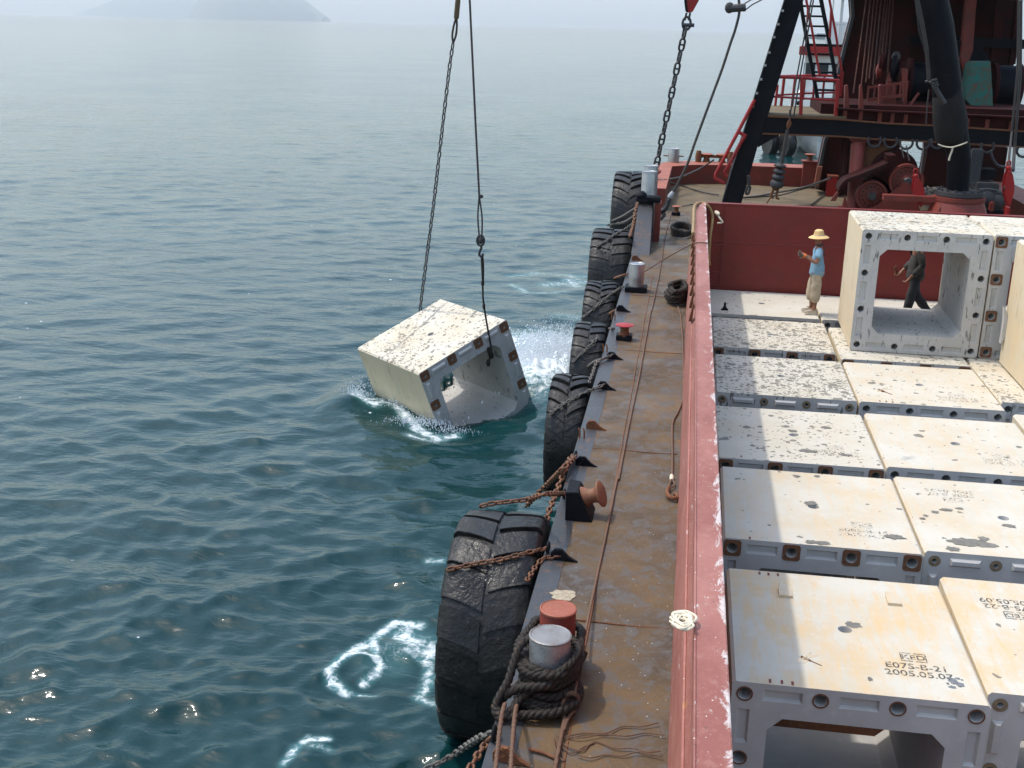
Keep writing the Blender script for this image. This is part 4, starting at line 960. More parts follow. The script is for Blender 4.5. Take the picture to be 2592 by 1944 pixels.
m = MB(); a = U(s1(345, 1245), YS); b = U(s1(338, 1030), YS); c = U(s1(318, 640), YS); d = U(s1(288, 0), YS); e = U(s1(276, -250), YS)
for s in (-.04, .04): m.tube(smooth_path([a+V3((s*.6, 0, 0)), (a+b)/2+V3((s, 0, 0)), b]), .016, 6)
m.tube([b, c, d, e], .020, 8); m.ball(b+V3((.03, 0, .0)), (.05, .03, .04), 8)
solo('hoist_wire', m, DWIRE, 'long dark wire with a looped end above the small hook', 'wire rope')

# heavy stud chain and the red block above it
YC = 33.5
P = [U(q1(*c), YC) for c in ((535, 265), (518, 350), (490, 490), (460, 630), (432, 765), (403, 900), (375, 1035), (347, 1165), (322, 1285), (290, 1430), (260, 1575))]+[U(c5(*c), YC) for c in ((355, 640), (325, 780), (300, 850), (280, 930))]
mb = chain_mb(smooth_path(P, 5), .225*1.72, .205, .032, True, .02, 7)
solo('stud_chain', mb, DCHAIN, 'heavy black stud link chain hanging to the side deck', 'chain', angle=60)
hb = thing('hook_block', U(q1(560, 60), YC), 'red painted block tip hanging at the top of the heavy stud chain', 'hook block')
m = MB(); P = [U(q1(*c), YC) for c in ((515, -60), (690, -60), (670, 0), (606, 118), (590, 128), (545, 124), (535, 112))]
m.prism([(v.x, v.z) for v in P], YC-.22, YC+.22); part('block_cheek', m, BRED, hb, bevel=.05)
m = MB(); P = [U(q1(*c), YC) for c in ((512, -60), (520, 0), (533, 110), (545, 124), (560, 128), (556, 100), (548, 0), (545, -60))]; m.prism([(v.x, v.z) for v in P], YC-.26, YC-.23); part('dark_band', m, BLACK, hb)
m = MB(); a = U(q1(562, 128), YC); b = U(q1(545, 205), YC)
for s in (-.05, .05): m.tube([a+V3((s, 0, 0)), b+V3((s, 0, 0))], .03, 7)
c = U(q1(545, 235), YC); m.tube([c+V3((.11*math.cos(t), 0, .17*math.sin(t))) for t in np.linspace(0, 6.28, 13)[:-1]], .035, 7, closed=True)
m.lathe([(.05, 0), (.05, .3)], U(q1(510, 250), YC), (1, 0, 0), 8); m.tube([U(q1(*p_), YC) for p_ in ((515, 222), (500, 240), (500, 258), (518, 262))], .02, 6); part('joining_shackle', m, DCHAIN, hb)
# wire with socket and shackles to the stand
YW2 = 31.2
P = [U(q1(*c), YW2) for c in ((1064, -30), (1072, 60), (1068, 150), (1030, 300), (985, 430), (900, 690), (800, 960), (700, 1230), (620, 1450), (545, 1659))]+[U(c5(*c), YW2) for c in ((640, 960),)]
m = MB(); m.tube(smooth_path(P, 5), .034, 8)
bw = thing('boom_guy_wire', P[-1], 'dark guy wire curving down past the stud chain to the grey stand', 'wire rope'); part('wire', m, DWIRE, bw)
m = MB(); a = U(c5(640, 955), YW2); b = U(c5(590, 1050), YW2); m.lathe([(.05, 0), (.085, .1), (.085, (b-a).length)], a, (b-a), 12); part('socket', m, STEEL, bw)
m = MB(); a = U(q1(1075, 80), YW2); m.lathe([(.1, -.2), (.1, .2)], a+V3((-.05, 0, 0)), (1, 0, .1), 10); m.ball(a+V3((-.25, 0, 0)), (.12, .1, .14), 8); part('wire_clamp', m, DCHAIN, bw)
m = MB(); b = U(q1(1330, -20), YW2); m.tube([a+V3((.1, 0, .1)), (a+b)/2+V3((0, 0, .1)), b], .018, 6); m.tube([a+V3((.1, 0, -.08)), (a+b)/2+V3((0, 0, -.04)), b], .018, 6); part('tag_line', m, DWIRE, bw)
tchain([U(c5(585, 1060), YW2), U(c5(570, 1130), YW2), U(c5(510, 1190), YW2), U(c5(480, 1280), YW2), U(c5(420, 1350), YW2-.2), U(c5(370, 1365), YW2-.3)], .42, .22, .045, DCHAIN, 'big black shackles joining the guy wire to the grey stand', None, 'shackle_chain', .05)
m = MB(); P = [U(c5(*c), YW2-.1) for c in ((565, 1080), (540, 1180), (480, 1240), (380, 1260), (270, 1300))]; m.tube(smooth_path(P), .05, 8); solo('pendant_bar', m, DCHAIN, 'bent dark iron bar beside the big black shackles', 'shackle')

# ================================================================== ROPES AND WIRES ON THE DECK
def wire(pts, r, m_, label, group=None, name='wire_rope', cat='wire rope', n=7, k=6, braid=0):
    mb = MB(); P = smooth_path(pts, k)
    if braid:
        L = [0]
        for a, b in zip(P[:-1], P[1:]): L.append(L[-1]+(b-a).length)
        for s in range(3):
            Q = []
            for i, p in enumerate(P):
                d = (P[min(i+1, len(P)-1)]-P[max(i-1, 0)]).normalized(); x, y = mb.frame(d); t = L[i]/braid*2*math.pi+s*2.094
                Q.append(p+x*(math.cos(t)*r*.52)+y*(math.sin(t)*r*.52))
            mb.tube(Q, r*.6, 6)
    else: mb.tube(P, r, n)
    return solo(name, mb, m_, label, cat, group, angle=60)
zd = .02
wire([Z(c4(845, 1270), .22), Z(c4(875, 1090), .18), Z(c4(905, 930), .12), Z(c4(935, 780), .07), Z(c4(965, 640), zd), Z(c4(1020, 380), zd), Z(c4(1060, 180), zd), Z(c4(1100, 0), zd), Z(c3(650, 1250), zd), Z(c3(730, 830), zd), Z(c3(810, 450), zd), Z(c3(890, 0), zd), Z(c2(1000, 1250), zd), Z(c2(1060, 960), zd), Z(c2(1110, 650), zd), Z(c2(1160, 450), zd), Z(c2(1180, 330), zd)], .013, WIRE, 'long thin rusty wire running the whole length of the side deck', k=5)
wire([Z(c2(1215, 1250), .08), Z(c2(1240, 1330), zd), Z(c3(1125, 0), zd), Z(c3(1140, 180), zd), Z(c3(1145, 420), zd), Z(c3(1140, 620), zd), Z(c3(1110, 720), zd), Z(c3(1065, 810), zd), Z(c3(1060, 940), zd), Z(c3(1062, 1060), zd), Z(c3(1060, 1210), zd)], .014, WIRE, 'rusty wire lying along the foot of the coaming, ending in a hook', name='hooked_wire')
hk = thing('deck_hook', Z(c3(1060, 1350), 0), 'small rusty hook lying on the deck at the end of a wire', 'hook')
m = MB(); a = Z(c3(1056, 1215), .03); b = Z(c3(1056, 1240), .03); m.lathe([(.02, 0), (.026, .05), (.022, (b-a).length+.06)], a, b-a, 10); part('ferrule', m, CLOTH, hk)
m = MB(); m.tube(smooth_path([Z(c3(*c), .035) for c in ((1056, 1240), (1038, 1290), (1030, 1330), (1050, 1310), (1078, 1290), (1062, 1240))]), .011, 6); part('eye', m, WIRE, hk)
m = MB(); Pp = smooth_path([Z(c3(*c), .045) for c in ((1035, 1300), (1022, 1340), (1035, 1375), (1070, 1390), (1100, 1385), (1095, 1365), (1070, 1360))]); m.tube(Pp, [.018+.010*math.sin(math.pi*i/len(Pp)) for i in range(len(Pp))], 8); part('hook', m, RUST, hk)
wire([Z(c2(940, 950), .35), Z(c2(1100, 850), .5), Z(c2(1240, 770), .9), Z(c2(1310, 735), 1.35), Z(c2(1360, 712), ZC+.02), Z(c2(1460, 714), ZC+.02)], .012, WIRE, 'thin line from the single silver bollard up over the coaming')
wire([Z(c5(520, 770), ZPL), YP(c5(640, 750), 38.5), YP(c5(800, 710), 39.5), YP(c5(960, 640), 40.5), YP(c5(1100, 570), 41.5), Z(c5(1270, 460), ZPL+.3)], .03, DWIRE, 'dark wire sagging from the corner bollard to the flat headed bow bollards')
wire([Z(c5(500, 770), ZPL), Z(c5(700, 840), .2), Z(c5(900, 900), .05), Z(c5(1100, 960), .05), Z(c5(1340, 1005), .05)], .025, DWIRE, 'dark wire across the fore deck to the foot of the black leg')
wire([Z(k3(170, 1215), .05), Z(k3(400, 1190), .15), Z(k3(680, 1140), .3), Z(k3(1000, 1080), .5), Z(k3(1250, 1000), .8), Z(k3(1400, 940), 1.1)], .032, DWIRE, 'upper of two dark wires crossing the tan fore deck', 'pair of wires crossing the fore deck')
wire([Z(k3(170, 1220), .04), Z(k3(420, 1205), .05), Z(k3(700, 1180), .1), Z(k3(950, 1110), .4), Z(k3(1200, 1045), .6)], .028, DWIRE, 'lower of two dark wires crossing the tan fore deck', 'pair of wires crossing the fore deck')
wire([Z(k3(1125, 1320), .05), Z(k3(1250, 1220), .05), Z(k3(1390, 1100), .1)], .025, DWIRE, 'short wire slanting across the fore deck by the winch')
wire([Z(c5(770, 1180), .3), YP(c5(850, 1165), 27.2), YP(c5(940, 1150), 26.2)], .016, DWIRE, 'short wire from the small bollard to the corner of the coaming')
# rope wound round the near bollards
def rope(pts, r, label, **k): return wire(pts, r, ROPE, label, name=k.get('name', 'mooring_rope'), cat='rope', k=10, braid=.16, group=k.get('group'))
def ring(c, rx, ry, z, n=14, a0=0, turns=1., dz=0.):
    return [V3((c.x+rx*math.cos(a0+2*math.pi*turns*i/n), c.y+ry*math.sin(a0+2*math.pi*turns*i/n), z+dz*i/n+.012*math.sin(i*2.3))) for i in range(n+1)]
BX = B1
rp = []
rp += ring(BX, .25, .27, .06, 12, 2.5, 1, .04)+ring(BX, .23, .25, .09, 12, 2.5, 1, .04)+ring(BX, .215, .235, .15, 12, 2.5, 1, .07)+ring(BX, .21, .23, .24, 12, 2.5, 1, .07)+ring(BX, .22, .24, .31, 12, 2.5, 1, .06)+ring(BX, .20, .22, .36, 12, 2.5, 1, .03)
rope(rp, .037, 'thick tarry rope wound round the foot of the near silver bollard', group='rope turns round the near bollards')
rope([V3((BX.x+.24, BX.y+.05, .36)), V3((BX.x+.16, BX.y-.18, .37)), V3((BX.x-.02, BX.y-.25, .36)), V3((BX.x-.20, BX.y-.14, .34)), V3((BX.x-.27, BX.y+.1, .40)), V3((BX.x-.20, BX.y+.42, .42)), V3((BX.x-.16, BX.y+.58, .40)), V3((BX.x+.02, BX.y+.68, .36)), V3((BX.x+.19, BX.y+.58, .34)), V3((BX.x+.21, BX.y+.4, .36)), V3((BX.x+.24, BX.y+.1, .33))], .036, 'thick tarry rope looped round both near bollards', group='rope turns round the near bollards')
rope([V3((BX.x+.25, BX.y+.3, .27)), V3((BX.x+.05, BX.y-.24, .30)), V3((BX.x-.22, BX.y-.24, .22)), V3((BX.x-.36, BX.y-.26, .10)), V3((BX.x-.32, BX.y-.38, .05)), V3((BX.x-.12, BX.y-.36, .07)), V3((BX.x+.10, BX.y-.33, .10)), V3((BX.x+.25, BX.y-.2, .12))], .040, 'slack rope bight hanging at the deck edge below the near bollard', group='rope turns round the near bollards')
rope([V3((BX.x-.12, BX.y+.12, .52)), V3((BX.x-.24, BX.y-.02, .46)), V3((BX.x-.30, BX.y-.2, .26)), V3((BX.x-.38, BX.y-.32, .09)), V3((BX.x-.30, BX.y-.40, .05)), V3((BX.x-.18, BX.y-.26, .16)), V3((BX.x-.05, BX.y-.24, .28)), V3((BX.x+.16, BX.y-.17, .42)), V3((BX.x+.22, BX.y+.1, .44)), V3((BX.x+.1, BX.y+.24, .46))], .034, 'frayed rope end slanting down the front of the near bollard', group='rope turns round the near bollards')
for k, (c, e, lab) in enumerate(((m6(1120, 650), m6(1000, 1480), 'rusty wire leg at the deck edge, outer of the two below the bollard'), (m6(1265, 670), m6(1190, 1480), 'rusty wire leg below the bollard, inner of the two'))):
    a = Z(c, .12); b = Z(e, .30); wire([a, (a+b)/2+V3((.0, 0, .10)), b, b+(b-a)*.4], .019, WIRE, lab, 'wires leading down from the near bollard', braid=.07, k=16)
a = Z(m6(1990, 500), .2)
wire([Z(m6(1960, 510), .22), Z(m6(1870, 560), .16), Z(m6(1840, 700), .1), Z(m6(1860, 850), .05), Z(m6(1830, 1000), .04), Z(m6(1790, 1200), .04), Z(m6(1740, 1460), .04), Z(m6(1700, 1600), .04)], .018, WIRE, 'rusty wire with an open eye lying on the near deck', braid=.07, k=14)
wire([Z(m6(1970, 510), .22), Z(m6(2030, 570), .15), Z(m6(2010, 680), .1), Z(m6(1900, 840), .05), Z(m6(1850, 980), .04)], .016, WIRE, 'second strand of the wire eye by the bollard foot', braid=.07, k=14)
fr = [((790, 1495), (900, 1475), (1010, 1475), (1100, 1440), (1200, 1440), (1290, 1418)), ((800, 1490), (880, 1500), (1000, 1482), (1120, 1490), (1220, 1475), (1320, 1485)), ((780, 1530), (880, 1570), (950, 1520), (1060, 1555), (1150, 1555), (1230, 1575), (1300, 1570)),
      ((860, 1590), (930, 1605), (1010, 1590), (1100, 1595), (1180, 1575), (1310, 1600)), ((740, 1475), (760, 1530), (790, 1620), (750, 1580), (735, 1500)), ((770, 1540), (830, 1580), (900, 1545), (950, 1525))]
for i, f in enumerate(fr):
    wire([Z(c4(*c), .015+.02*random.random()) for c in f], .0055, WIRE, ['uppermost', 'second', 'third', 'fourth', 'looped', 'short'][i]+' of the frayed rusty wire strands on the near deck', 'frayed wire strands', name='frayed_strand', n=5, k=8)
wire([Z(c4(605, 1560), .02), Z(c4(680, 1578), .02), Z(c4(760, 1615), .02)], .014, RUST, 'cut stub of rusty wire lying across the near deck', k=3)
# pile of black rope by the coaming, coil, hose, rag, shoe litter
P = []
ce = Z(c2(1225, 1165), .1)
for i in range(46): P.append(V3((ce.x+.22*math.cos(i*1.05)*(.55+.45*random.random())-.04, ce.y+.55*math.sin(i*1.05+.3*random.random())*(.5+.5*random.random()), .06+.006*i)))
wire(P, .05, ROPE, 'tangled pile of dark rope against the coaming foot', name='rope_pile', cat='rope', k=5, braid=.2)
ce = Z(c2(1240, 620), .06); P = []
for i in range(44): P.append(V3((ce.x+.02+.26*math.cos(i*.55)*(1+.05*math.sin(i)), ce.y+.75*math.sin(i*.55), .05+.0035*i)))
wire(P, .045, ROPE, 'oval coil of brown rope on the deck near the far coaming end', name='rope_coil', cat='rope', k=4, braid=.2)
m = MB()
P = [V3((XCO+.04, 18.9, ZC+.03))]
P = [Z(c5(945, 1610), ZC+.03), Z(c5(958, 1400), ZC+.03), Z(c5(962, 1240), ZC+.04), Z(c5(985, 1160), ZC+.06), YP(c5(1060, 1128), 25.75), YP(c5(1150, 1150), 25.72), YP(c5(1215, 1220), 25.72), YP(c5(1250, 1330), 25.72), YP(c5(1240, 1480), 25.6), YP(c5(1215, 1640), 25.5), YP(c2(1475, 820), 25.4), YP(c2(1478, 900), 25.4)]
wire(P, .032, HOSE, 'yellow brown hose draped over the corner of the hold', name='hose', cat='hose', n=9)
m = MB()
for sd in range(5):
    P = []; c = Z(c4(1425+random.uniform(-20, 20), 895+random.uniform(-18, 18)), ZC+.03)
    for i in range(16): a = i*.8+sd; P.append(c+V3((.075*math.cos(a)*random.uniform(.5, 1), .11*math.sin(a)*random.uniform(.5, 1), .02*random.random()+.004*sd)))
    m.tube(smooth_path(P, 3), .009, 5)
c = Z(c4(1425, 885), ZC+.01); m.ball(c, (.06, .08, .02), 10)
solo('crumpled_rag', m, CLOTH, 'crumpled off white rag on top of the red coaming', 'rag')
m = MB(); p = YP(c5(1300, 1270), YW-.06); m.lathe([(.035, 0), (.05, .1), (.02, .16)], p+V3((0, .05, 0)), (.5, -1, -.3), 10); m.tube(smooth_path([p, p+V3((.1, -.1, -.12)), p+V3((.16, -.1, -.2)), p+V3((.05, -.1, -.22))]), .02, 6)
solo('rope_cleat', m, CLOTH, 'pale cleat with a scrap of line on the red hold wall', 'cleat')
m = MB(); p = Z(b2(332, 755), ZB); m.box((p.x-.07, p.y-.04, p.z+.002), (p.x+.07, p.y+.04, p.z+.03)); m.lathe([(.05, .03), (.02, .1), (.03, .13), (.01, .17)], p, n=12)
solo('lifting_eye', m, BLACK, 'small black lifting eye standing on the white block near the coaming', 'lifting eye', bevel=.004)
# white blotch of dried concrete on the deck
m = MB(); c = Z(c4(785, 748), .0); V = [c+V3((0, 0, .014))]; n = 26
for i in range(n): a = 2*math.pi*i/n; q = 1+.4*noise.noise(V3((math.cos(a)*2, math.sin(a)*2, 1))); V.append(c+V3((.12*math.cos(a)*q, .11*math.sin(a)*q, .006)))
m.add(V, [(0, i+1, (i+1) % n+1) for i in range(n)]); solo('cement_splash', m, CEMENT, 'dried cement splash on the deck near the tied bollards', 'cement splash')
# dragonflies over the blocks
def dragonfly(c, z, ang, label, s=1.):
    p = Z(c, z); r = thing('dragonfly', p, label, 'dragonfly', 'dragonflies hovering over the blocks'); d = V3((math.cos(ang), math.sin(ang), 0)); n_ = V3((-d.y, d.x, 0))
    m = MB(); Q = [p+d*t*s for t in (-.10, -.02, 0, .03, .045, .055)]; m.tube(Q, [x*s for x in (.003, .004, .008, .011, .008, .006)], 8); m.ball(p+d*.06*s, .010*s, 8); part('body', m, RUST, r)
    wm, nt_, pw = mat('insect_wing'); pw.inputs['Base Color'].default_value = (.55, .42, .25, 1); pw.inputs['Alpha'].default_value = .38; pw.inputs['Roughness'].default_value = .2
    for sx in (-1, 1):
        for k, off in enumerate((.03, .01)):
            m = MB(); V = []
            for i in range(12):
                a = 2*math.pi*i/12; V.append(p+d*(off*s+.014*s*math.sin(a)-(.018*s if k else -.01*s)*(1-math.cos(a))*.5)+n_*(sx*.045*s*(1-math.cos(a)))+V3((0, 0, .012*s)))
            m.add(V+[v+V3((0, 0, .0008)) for v in V], [tuple(range(12)), tuple(range(23, 11, -1))]+[(i, (i+1) % 12, (i+1) % 12+12, i+12) for i in range(12)]); part('wing', m, wm, r)
dragonfly(b2(1330, 1265), .6, 2.2, 'brown dragonfly in flight above the clean cream block', 1.5)
dragonfly(b3(525, 1180), .55, 2.5, 'thin dragonfly in flight above the nearest yellowish block', 1.1)

# ================================================================== DERRICK CRANE ON THE FORE DECK
YA = 34.0
crane = thing('derrick_crane', (4, YA, 0), 'big dark red and black derrick crane standing on the fore deck', 'crane')
def poly(name, pts, Y, d, m_, parent, bevel=.0, front=0, label=None):
    P = [YP(p, Y) for p in pts]; mb = MB(); mb.prism([(v.x, v.z) for v in P], Y-front, Y+d); return part(name, mb, m_, parent, bevel, label=label)
def K1(*a): return [k1(*p) for p in a]
def K2(*a): return [k2(*p) for p in a]
def K3(*a): return [k3(*p) for p in a]
def K4(*a): return [k4(*p) for p in a]
# black raking leg
L = [(1988, 0), (1895, 300), (1850, 437), (1828, 520), (1875, 520), (1917, 374), (1929, 338), (1946, 287), (2034, 0), (2060, -90), (2016, -90)]
leg = poly('crane_leg', L, YA, .75, BLACK, crane, .012, label='black raking leg')
m = MB()
for a, b in (((2016, -90), (1988, 0)), ((1988, 0), (1895, 300)), ((1895, 300), (1828, 520))):
    A, B = YP(a, YA-.03), YP(b, YA-.03); m.bar(A, B, .05, .06, (0, 1, 0))
part('leg_edge_flange', m, BLACK, leg)
m = MB()
for c in K1((725, 150), (665, 340), (607, 520), (540, 735), (483, 915), (425, 1110), (365, 1305), (308, 1485)): p = YP(c, YA-.07); m.box((p.x-.03, p.y-.03, p.z-.03), (p.x+.03, p.y+.03, p.z+.03))
part('leg_studs', m, STEEL, leg)
m = MB(); p = YP((1850, 512), YA); m.box((p.x-.7, YA-.35, .004), (p.x+.9, YA+1.2, .06)); part('leg_foot_plate', m, BLACK, leg)
# cross beam, gusset, platform
bt = [k3(520, 80), k3(1470, 120), k3(2212, 180), k4(1000, 212), k4(2212, 292), (2760, 345)]; bb = [k3(440, 322), k3(1520, 362), k4(0, 392), k4(990, 440), k4(2212, 512), (2760, 392)]
beam = poly('cross_beam', bt+bb[::-1], YA, .7, BLACK, crane, .01, label='black cross beam')
m = MB()
for ln in (bt, bb):
    P = [YP(c, YA-.06) for c in ln]
    for a, b in zip(P[:-1], P[1:]): m.bar(a, b, .04, .045, (0, 1, 0))
part('beam_flange', m, RUST, beam)
poly('gusset', K3((445, 322), (700, 322), (640, 370), (560, 410), (470, 460), (385, 515), (400, 430)), YA, .3, BLACK, crane)
zt = YP(k3(800, 95), YA).z
m = MB(); P = [YP(k3(520, 62), YA), YP(k3(1450, 112), YA)]; x0 = P[0].x; x1 = P[1].x+.3
m.box((x0, YA-.02, zt+.02), (x1, YA+4.2, zt+.07)); part('platform_deck', m, PLANK, crane)
m = MB(); m.box((x1-.6, YA+.9, zt+.07), (x1+5.6, YA+4.2, zt+.35)); part('platform_step', m, DKRED, crane)
# red girder strip with stiffeners standing on the beam
m = MB(); g0 = YP(k3(1475, 0), YA+.2); g1 = YP((2760, 300), YA+.2)
P = [YP(c, YA+.2) for c in (k3(1475, 100), k1(1480, 1510), k1(2212, 1560), k2(960, 1580), k2(2212, 1640), (2760, 306), (2760, 342), k4(2212, 285), k4(1000, 205), k3(2212, 172))]
m.prism([(v.x, v.z) for v in P], YA+.2, YA+.26); gd = part('girder_web', m, DKRED, crane)
m = MB(); P = [YP(c, YA+.1) for c in (k1(1480, 1515), k1(2212, 1562), k2(960, 1585), k2(2212, 1645), (2760, 308))]
for a, b in zip(P[:-1], P[1:]): m.bar(a, b, .25, .04)
part('girder_cap', m, DKRED, gd)
m = MB()
for c in ((2140, 280), (2180, 282), (2228, 285), (2260, 287), (2294, 290), (2450, 300), (2500, 303), (2560, 307)):
    m = MB(); a = YP(c, YA+.14); m.bar(a, a-V3((0, 0, .42)), .10, .06, (0, 1, 0)); part('girder_stiffener', m, OXIDE, gd)
pass
# railing
def rail(pts, Y, r=.028, m_=BRED, nm='rail', par=None):
    mb = MB(); mb.tube([YP(p, Y) for p in pts], r, 8); return part(nm, mb, m_, par or crane)
rl = thing('platform_railing', YP(k1(990, 1640), YA+.1), 'red railing round the crane platform', 'railing')
rail(K1((660, 1075), (1050, 1092), (1520, 1130)), YA+.1, .045, par=rl, nm='top_rail'); rail(K1((600, 1352), (1050, 1380), (1470, 1402)), YA+.1, .03, par=rl, nm='middle_rail')
rail(K1((690, 1066), (1100, 1056), (1530, 1065)), YA+4, .035, par=rl, nm='top_rail'); rail(K1((640, 1332), (1050, 1308), (1460, 1295)), YA+4, .03, par=rl, nm='middle_rail')
for a, b, Y, r in (((655, 1185), (610, 1582), YA+4, .04), ((748, 1080), (690, 1575), YA+4, .045), ((905, 1080), (845, 1560), YA+4, .045), ((997, 1090), (975, 1655), YA+.1, .05), ((1045, 1060), (1010, 1400), YA+4, .03), ((1170, 1100), (1140, 1540), YA+4, .035), ((1312, 1060), (1270, 1500), YA+4, .035), ((1498, 1120), (1465, 1659), YA+.1, .06), ((1560, 1000), (1530, 1350), YA+3, .05)):
    rail(K1(a, b), Y, r, par=rl, nm='railing_post')
# black ladder with red handrails
ld = thing('ladder', YP(k1(1240, 1530), YA+3), 'steep black ladder rising from the platform beside the raking leg', 'ladder')
for pts in (((950, -400), (985, 100), (1090, 720), (1160, 1080), (1240, 1535)), ((1170, -400), (1262, 0), (1380, 600), (1450, 1000), (1480, 1200), (1400, 1500))):
    P = [YP(k1(*c), YA+3-.004*(c[1])*0) for c in pts[:5]]; m = MB()
    for a, b in zip(P[:-1], P[1:]): m.bar(a, b, .10, .20, (0, 1, 0))
    part('stringer', m, BLACK, ld)
for y, xa, xb in ((-190, 960, 1220), (-55, 975, 1245), (75, 985, 1280), (215, 1005, 1310), (355, 1030, 1340), (487, 1055, 1365), (615, 1080, 1385), (745, 1105, 1405), (880, 1130, 1430), (1000, 1150, 1450), (1125, 1175, 1465), (1250, 1200, 1470), (1375, 1220, 1440), (1500, 1240, 1400)):
    m = MB(); a, b = YP(k1(xa, y), YA+3), YP(k1(xb, y+8), YA+3); m.box((a.x, YA+2.93, a.z-.045), (b.x, YA+3.2, a.z+.01)); part('ladder_rung', m, BLACK, ld)
hr = thing('ladder_handrail', YP(k1(1500, 900), YA+3), 'thin red handrails either side of the steep black ladder', 'handrail')
for pts in (((1000, -300), (1055, 0), (1130, 380), (1200, 800), (1245, 1055)), ((1330, -300), (1380, 0), (1405, 130), (1470, 480), (1550, 990)), ((1405, 130), (1385, 520)), ((1080, 120), (1070, 310))):
    rail(K1(*pts), YA+2.7, .035, par=hr, nm='handrail')
# red grab rails low on the leg
gr = thing('leg_grab_rail', U(c5(1290, 700), YA-.5), 'bent bright red grab rails low on the outside of the black leg', 'handrail')
for pts in ((k1(335, 1395), c5(1660, 0), c5(1480, 340), c5(1300, 680), c5(1292, 740), c5(1430, 825)), (c5(1770, 60), c5(1690, 190), c5(1560, 440), c5(1440, 640), c5(1445, 680), c5(1480, 720)), (c5(1655, 20), c5(1730, 70))):
    m = MB(); P = [YP(c, YA-.25) for c in pts]; m.tube(P, .05, 8); part('rail', m, BRED, gr)
# masts / legs of dark red plate
M1 = [k1(1640, -120), k1(1690, 0), k1(1705, 225), k1(1540, 880), k1(1480, 1130), k3(1450, 0), k3(1320, 430), k3(1245, 780), k3(1205, 1100), (2170, 510), (2275, 500), k4(480, 640), k4(470, 430), (2300, 200), (2310, -30)]
ms = poly('mast_plate', M1, 40.5, .9, DKRED, crane, label='dark red plated mast leg')
m = MB(); P = [YP(c, 40.4) for c in (k1(1690, -30), k1(1705, 225), k1(1540, 880), k1(1480, 1130), k3(1450, 0), k3(1320, 430), k3(1245, 780), k3(1205, 1100))]
for a, b in zip(P[:-1], P[1:]): m.bar(a, b, .10, .16, (0, 1, 0))
part('mast_flange', m, EDGE, ms)
m = MB(); a = YP(k3(1245, 780), 40.2); b = YP(k3(1195, 1060), 40.2); m.bar(a, b, .16, .14, (0, 1, 0)); part('mast_foot', m, SALMON, ms)
poly('mast_plate', K4((905, 430), (880, 430), (820, 800), (700, 1200), (1900, 1400), (1930, 900), (1990, 520)), 40.5, .9, DKRED, crane)
# enclosed winch house above
hs = thing('winch_house', (6, 40, YP((2300, 300), 40).z), 'dark grimy winch house filling the upper part of the crane', 'winch house')
poly('back_wall', [(2270, -200), (2600, -200), k2(2140, 0), k2(2150, 300), k2(2065, 930), k2(2050, 1100), (2560, 345), (2200, 345), (2270, 200)], 43.2, .3, DKRED, hs)
poly('side_wall', [(2150, -160), (2290, -160), (2290, 345), (2250, 345)], 43.0, .15, DKRED, hs)
for c0, c1_, w__ in ((k2(1880, -20), k2(1800, 870), .3), (k2(540, 0), k2(490, 900), .18), (k2(2140, 0), k2(2040, 900), .2)):
    m = MB(); m.bar(YP(c0, 42.6), YP(c1_, 42.6), w__, .2, (0, 1, 0)); part('wall_stanchion', m, DKRED, hs)
m = MB(); a = YP(k2(-300, 520), 42.4); b = YP(k2(2212, 620), 42.4); m.bar(a, b, .2, .3); m.bar(a+V3((0, 0, 2.6)), b+V3((0, 0, 2.6)), .25, .3); part('cross_girder', m, BLACK, hs)
m = MB(); a = YP((2140, -60), 38); b = YP((2600, -60), 38); m.box((a.x, 36, a.z), (b.x+.6, 43.4, a.z+.2)); part('shade_roof', m, BLACK, hs)  # unseen roof above the view, made large to cast shade on the crane
# salmon posts on the platform
for nm, pts, Y in (('post', K2((1410, -60), (1562, -60), (1540, 120), (1500, 700), (1410, 960), (1380, 1010), (1330, 820), (1390, 120)), 37.6), ('pedestal', K2((210, 1200), (430, 1190), (420, 1550), (215, 1550)), 36.2), ('pedestal', K2((185, 1200), (215, 1180), (235, 1640), (185, 1640)), 35.6), ('post', K2((520, 960), (590, 960), (570, 1600), (540, 1600)), 36.4),
                   ('post', K1((1600, 1200), (1640, 1190), (1665, 1560), (1650, 1659), (1590, 1659)), YA+.4), ('post', K1((1810, 1190), (1840, 1190), (1865, 1590), (1850, 1659), (1800, 1659)), YA+.4)):
    poly('machinery_'+nm, pts, Y, .3, OXIDE, hs, .01)
def drum(name, a, b, Y, r, fl, m_, label, fm=OXIDE):
    A, B = YP(a, Y), YP(b, Y); t = thing(name, A, label, 'winch drum'); L_ = (B-A).length
    mb = MB(); mb.lathe([(r, 0), (r, L_)], A, B-A, 28); part('drum_barrel', mb, m_, t)
    for q in (0, L_):
        mb = MB(); mb.lathe([(fl*.96, -.06), (fl, -.05), (fl, .05), (fl*.96, .06)], A+(B-A).normalized()*q, B-A, 32); part('drum_flange', mb, fm, t)
    return t
drum('winch_drum', k2(575, 1140), k2(880, 1160), 38.2, .58, .70, BLACK, 'black winch drum behind the boom foot on the platform', DKRED)
drum('winch_drum', k2(1770, 1210), k2(2110, 1220), 38.2, .62, .68, BLACK, 'black winch drum right of the green tarpaulin', DKRED)
mg = thing('winch_gear', YP(k2(330, 1100), 37.5), 'dark red gear wheels and bearing on the crane platform', 'winch gear')
for c, r, mm in ((k2(230, 880), .28, DKRED), (k2(195, 980), .22, OXIDE), (k2(400, 960), .42, BLACK), (k2(340, 1130), .3, OXIDE), (k2(420, 800), .16, DCHAIN), (k2(500, 1100), .5, DKRED)):
    m = MB(); p = YP(c, 37.4); m.lathe([(r*.3, -.12), (r, -.06), (r, .06), (r*.3, .12)], p, (1, -.25, 0), 24); part('gear_wheel', m, mm, mg)
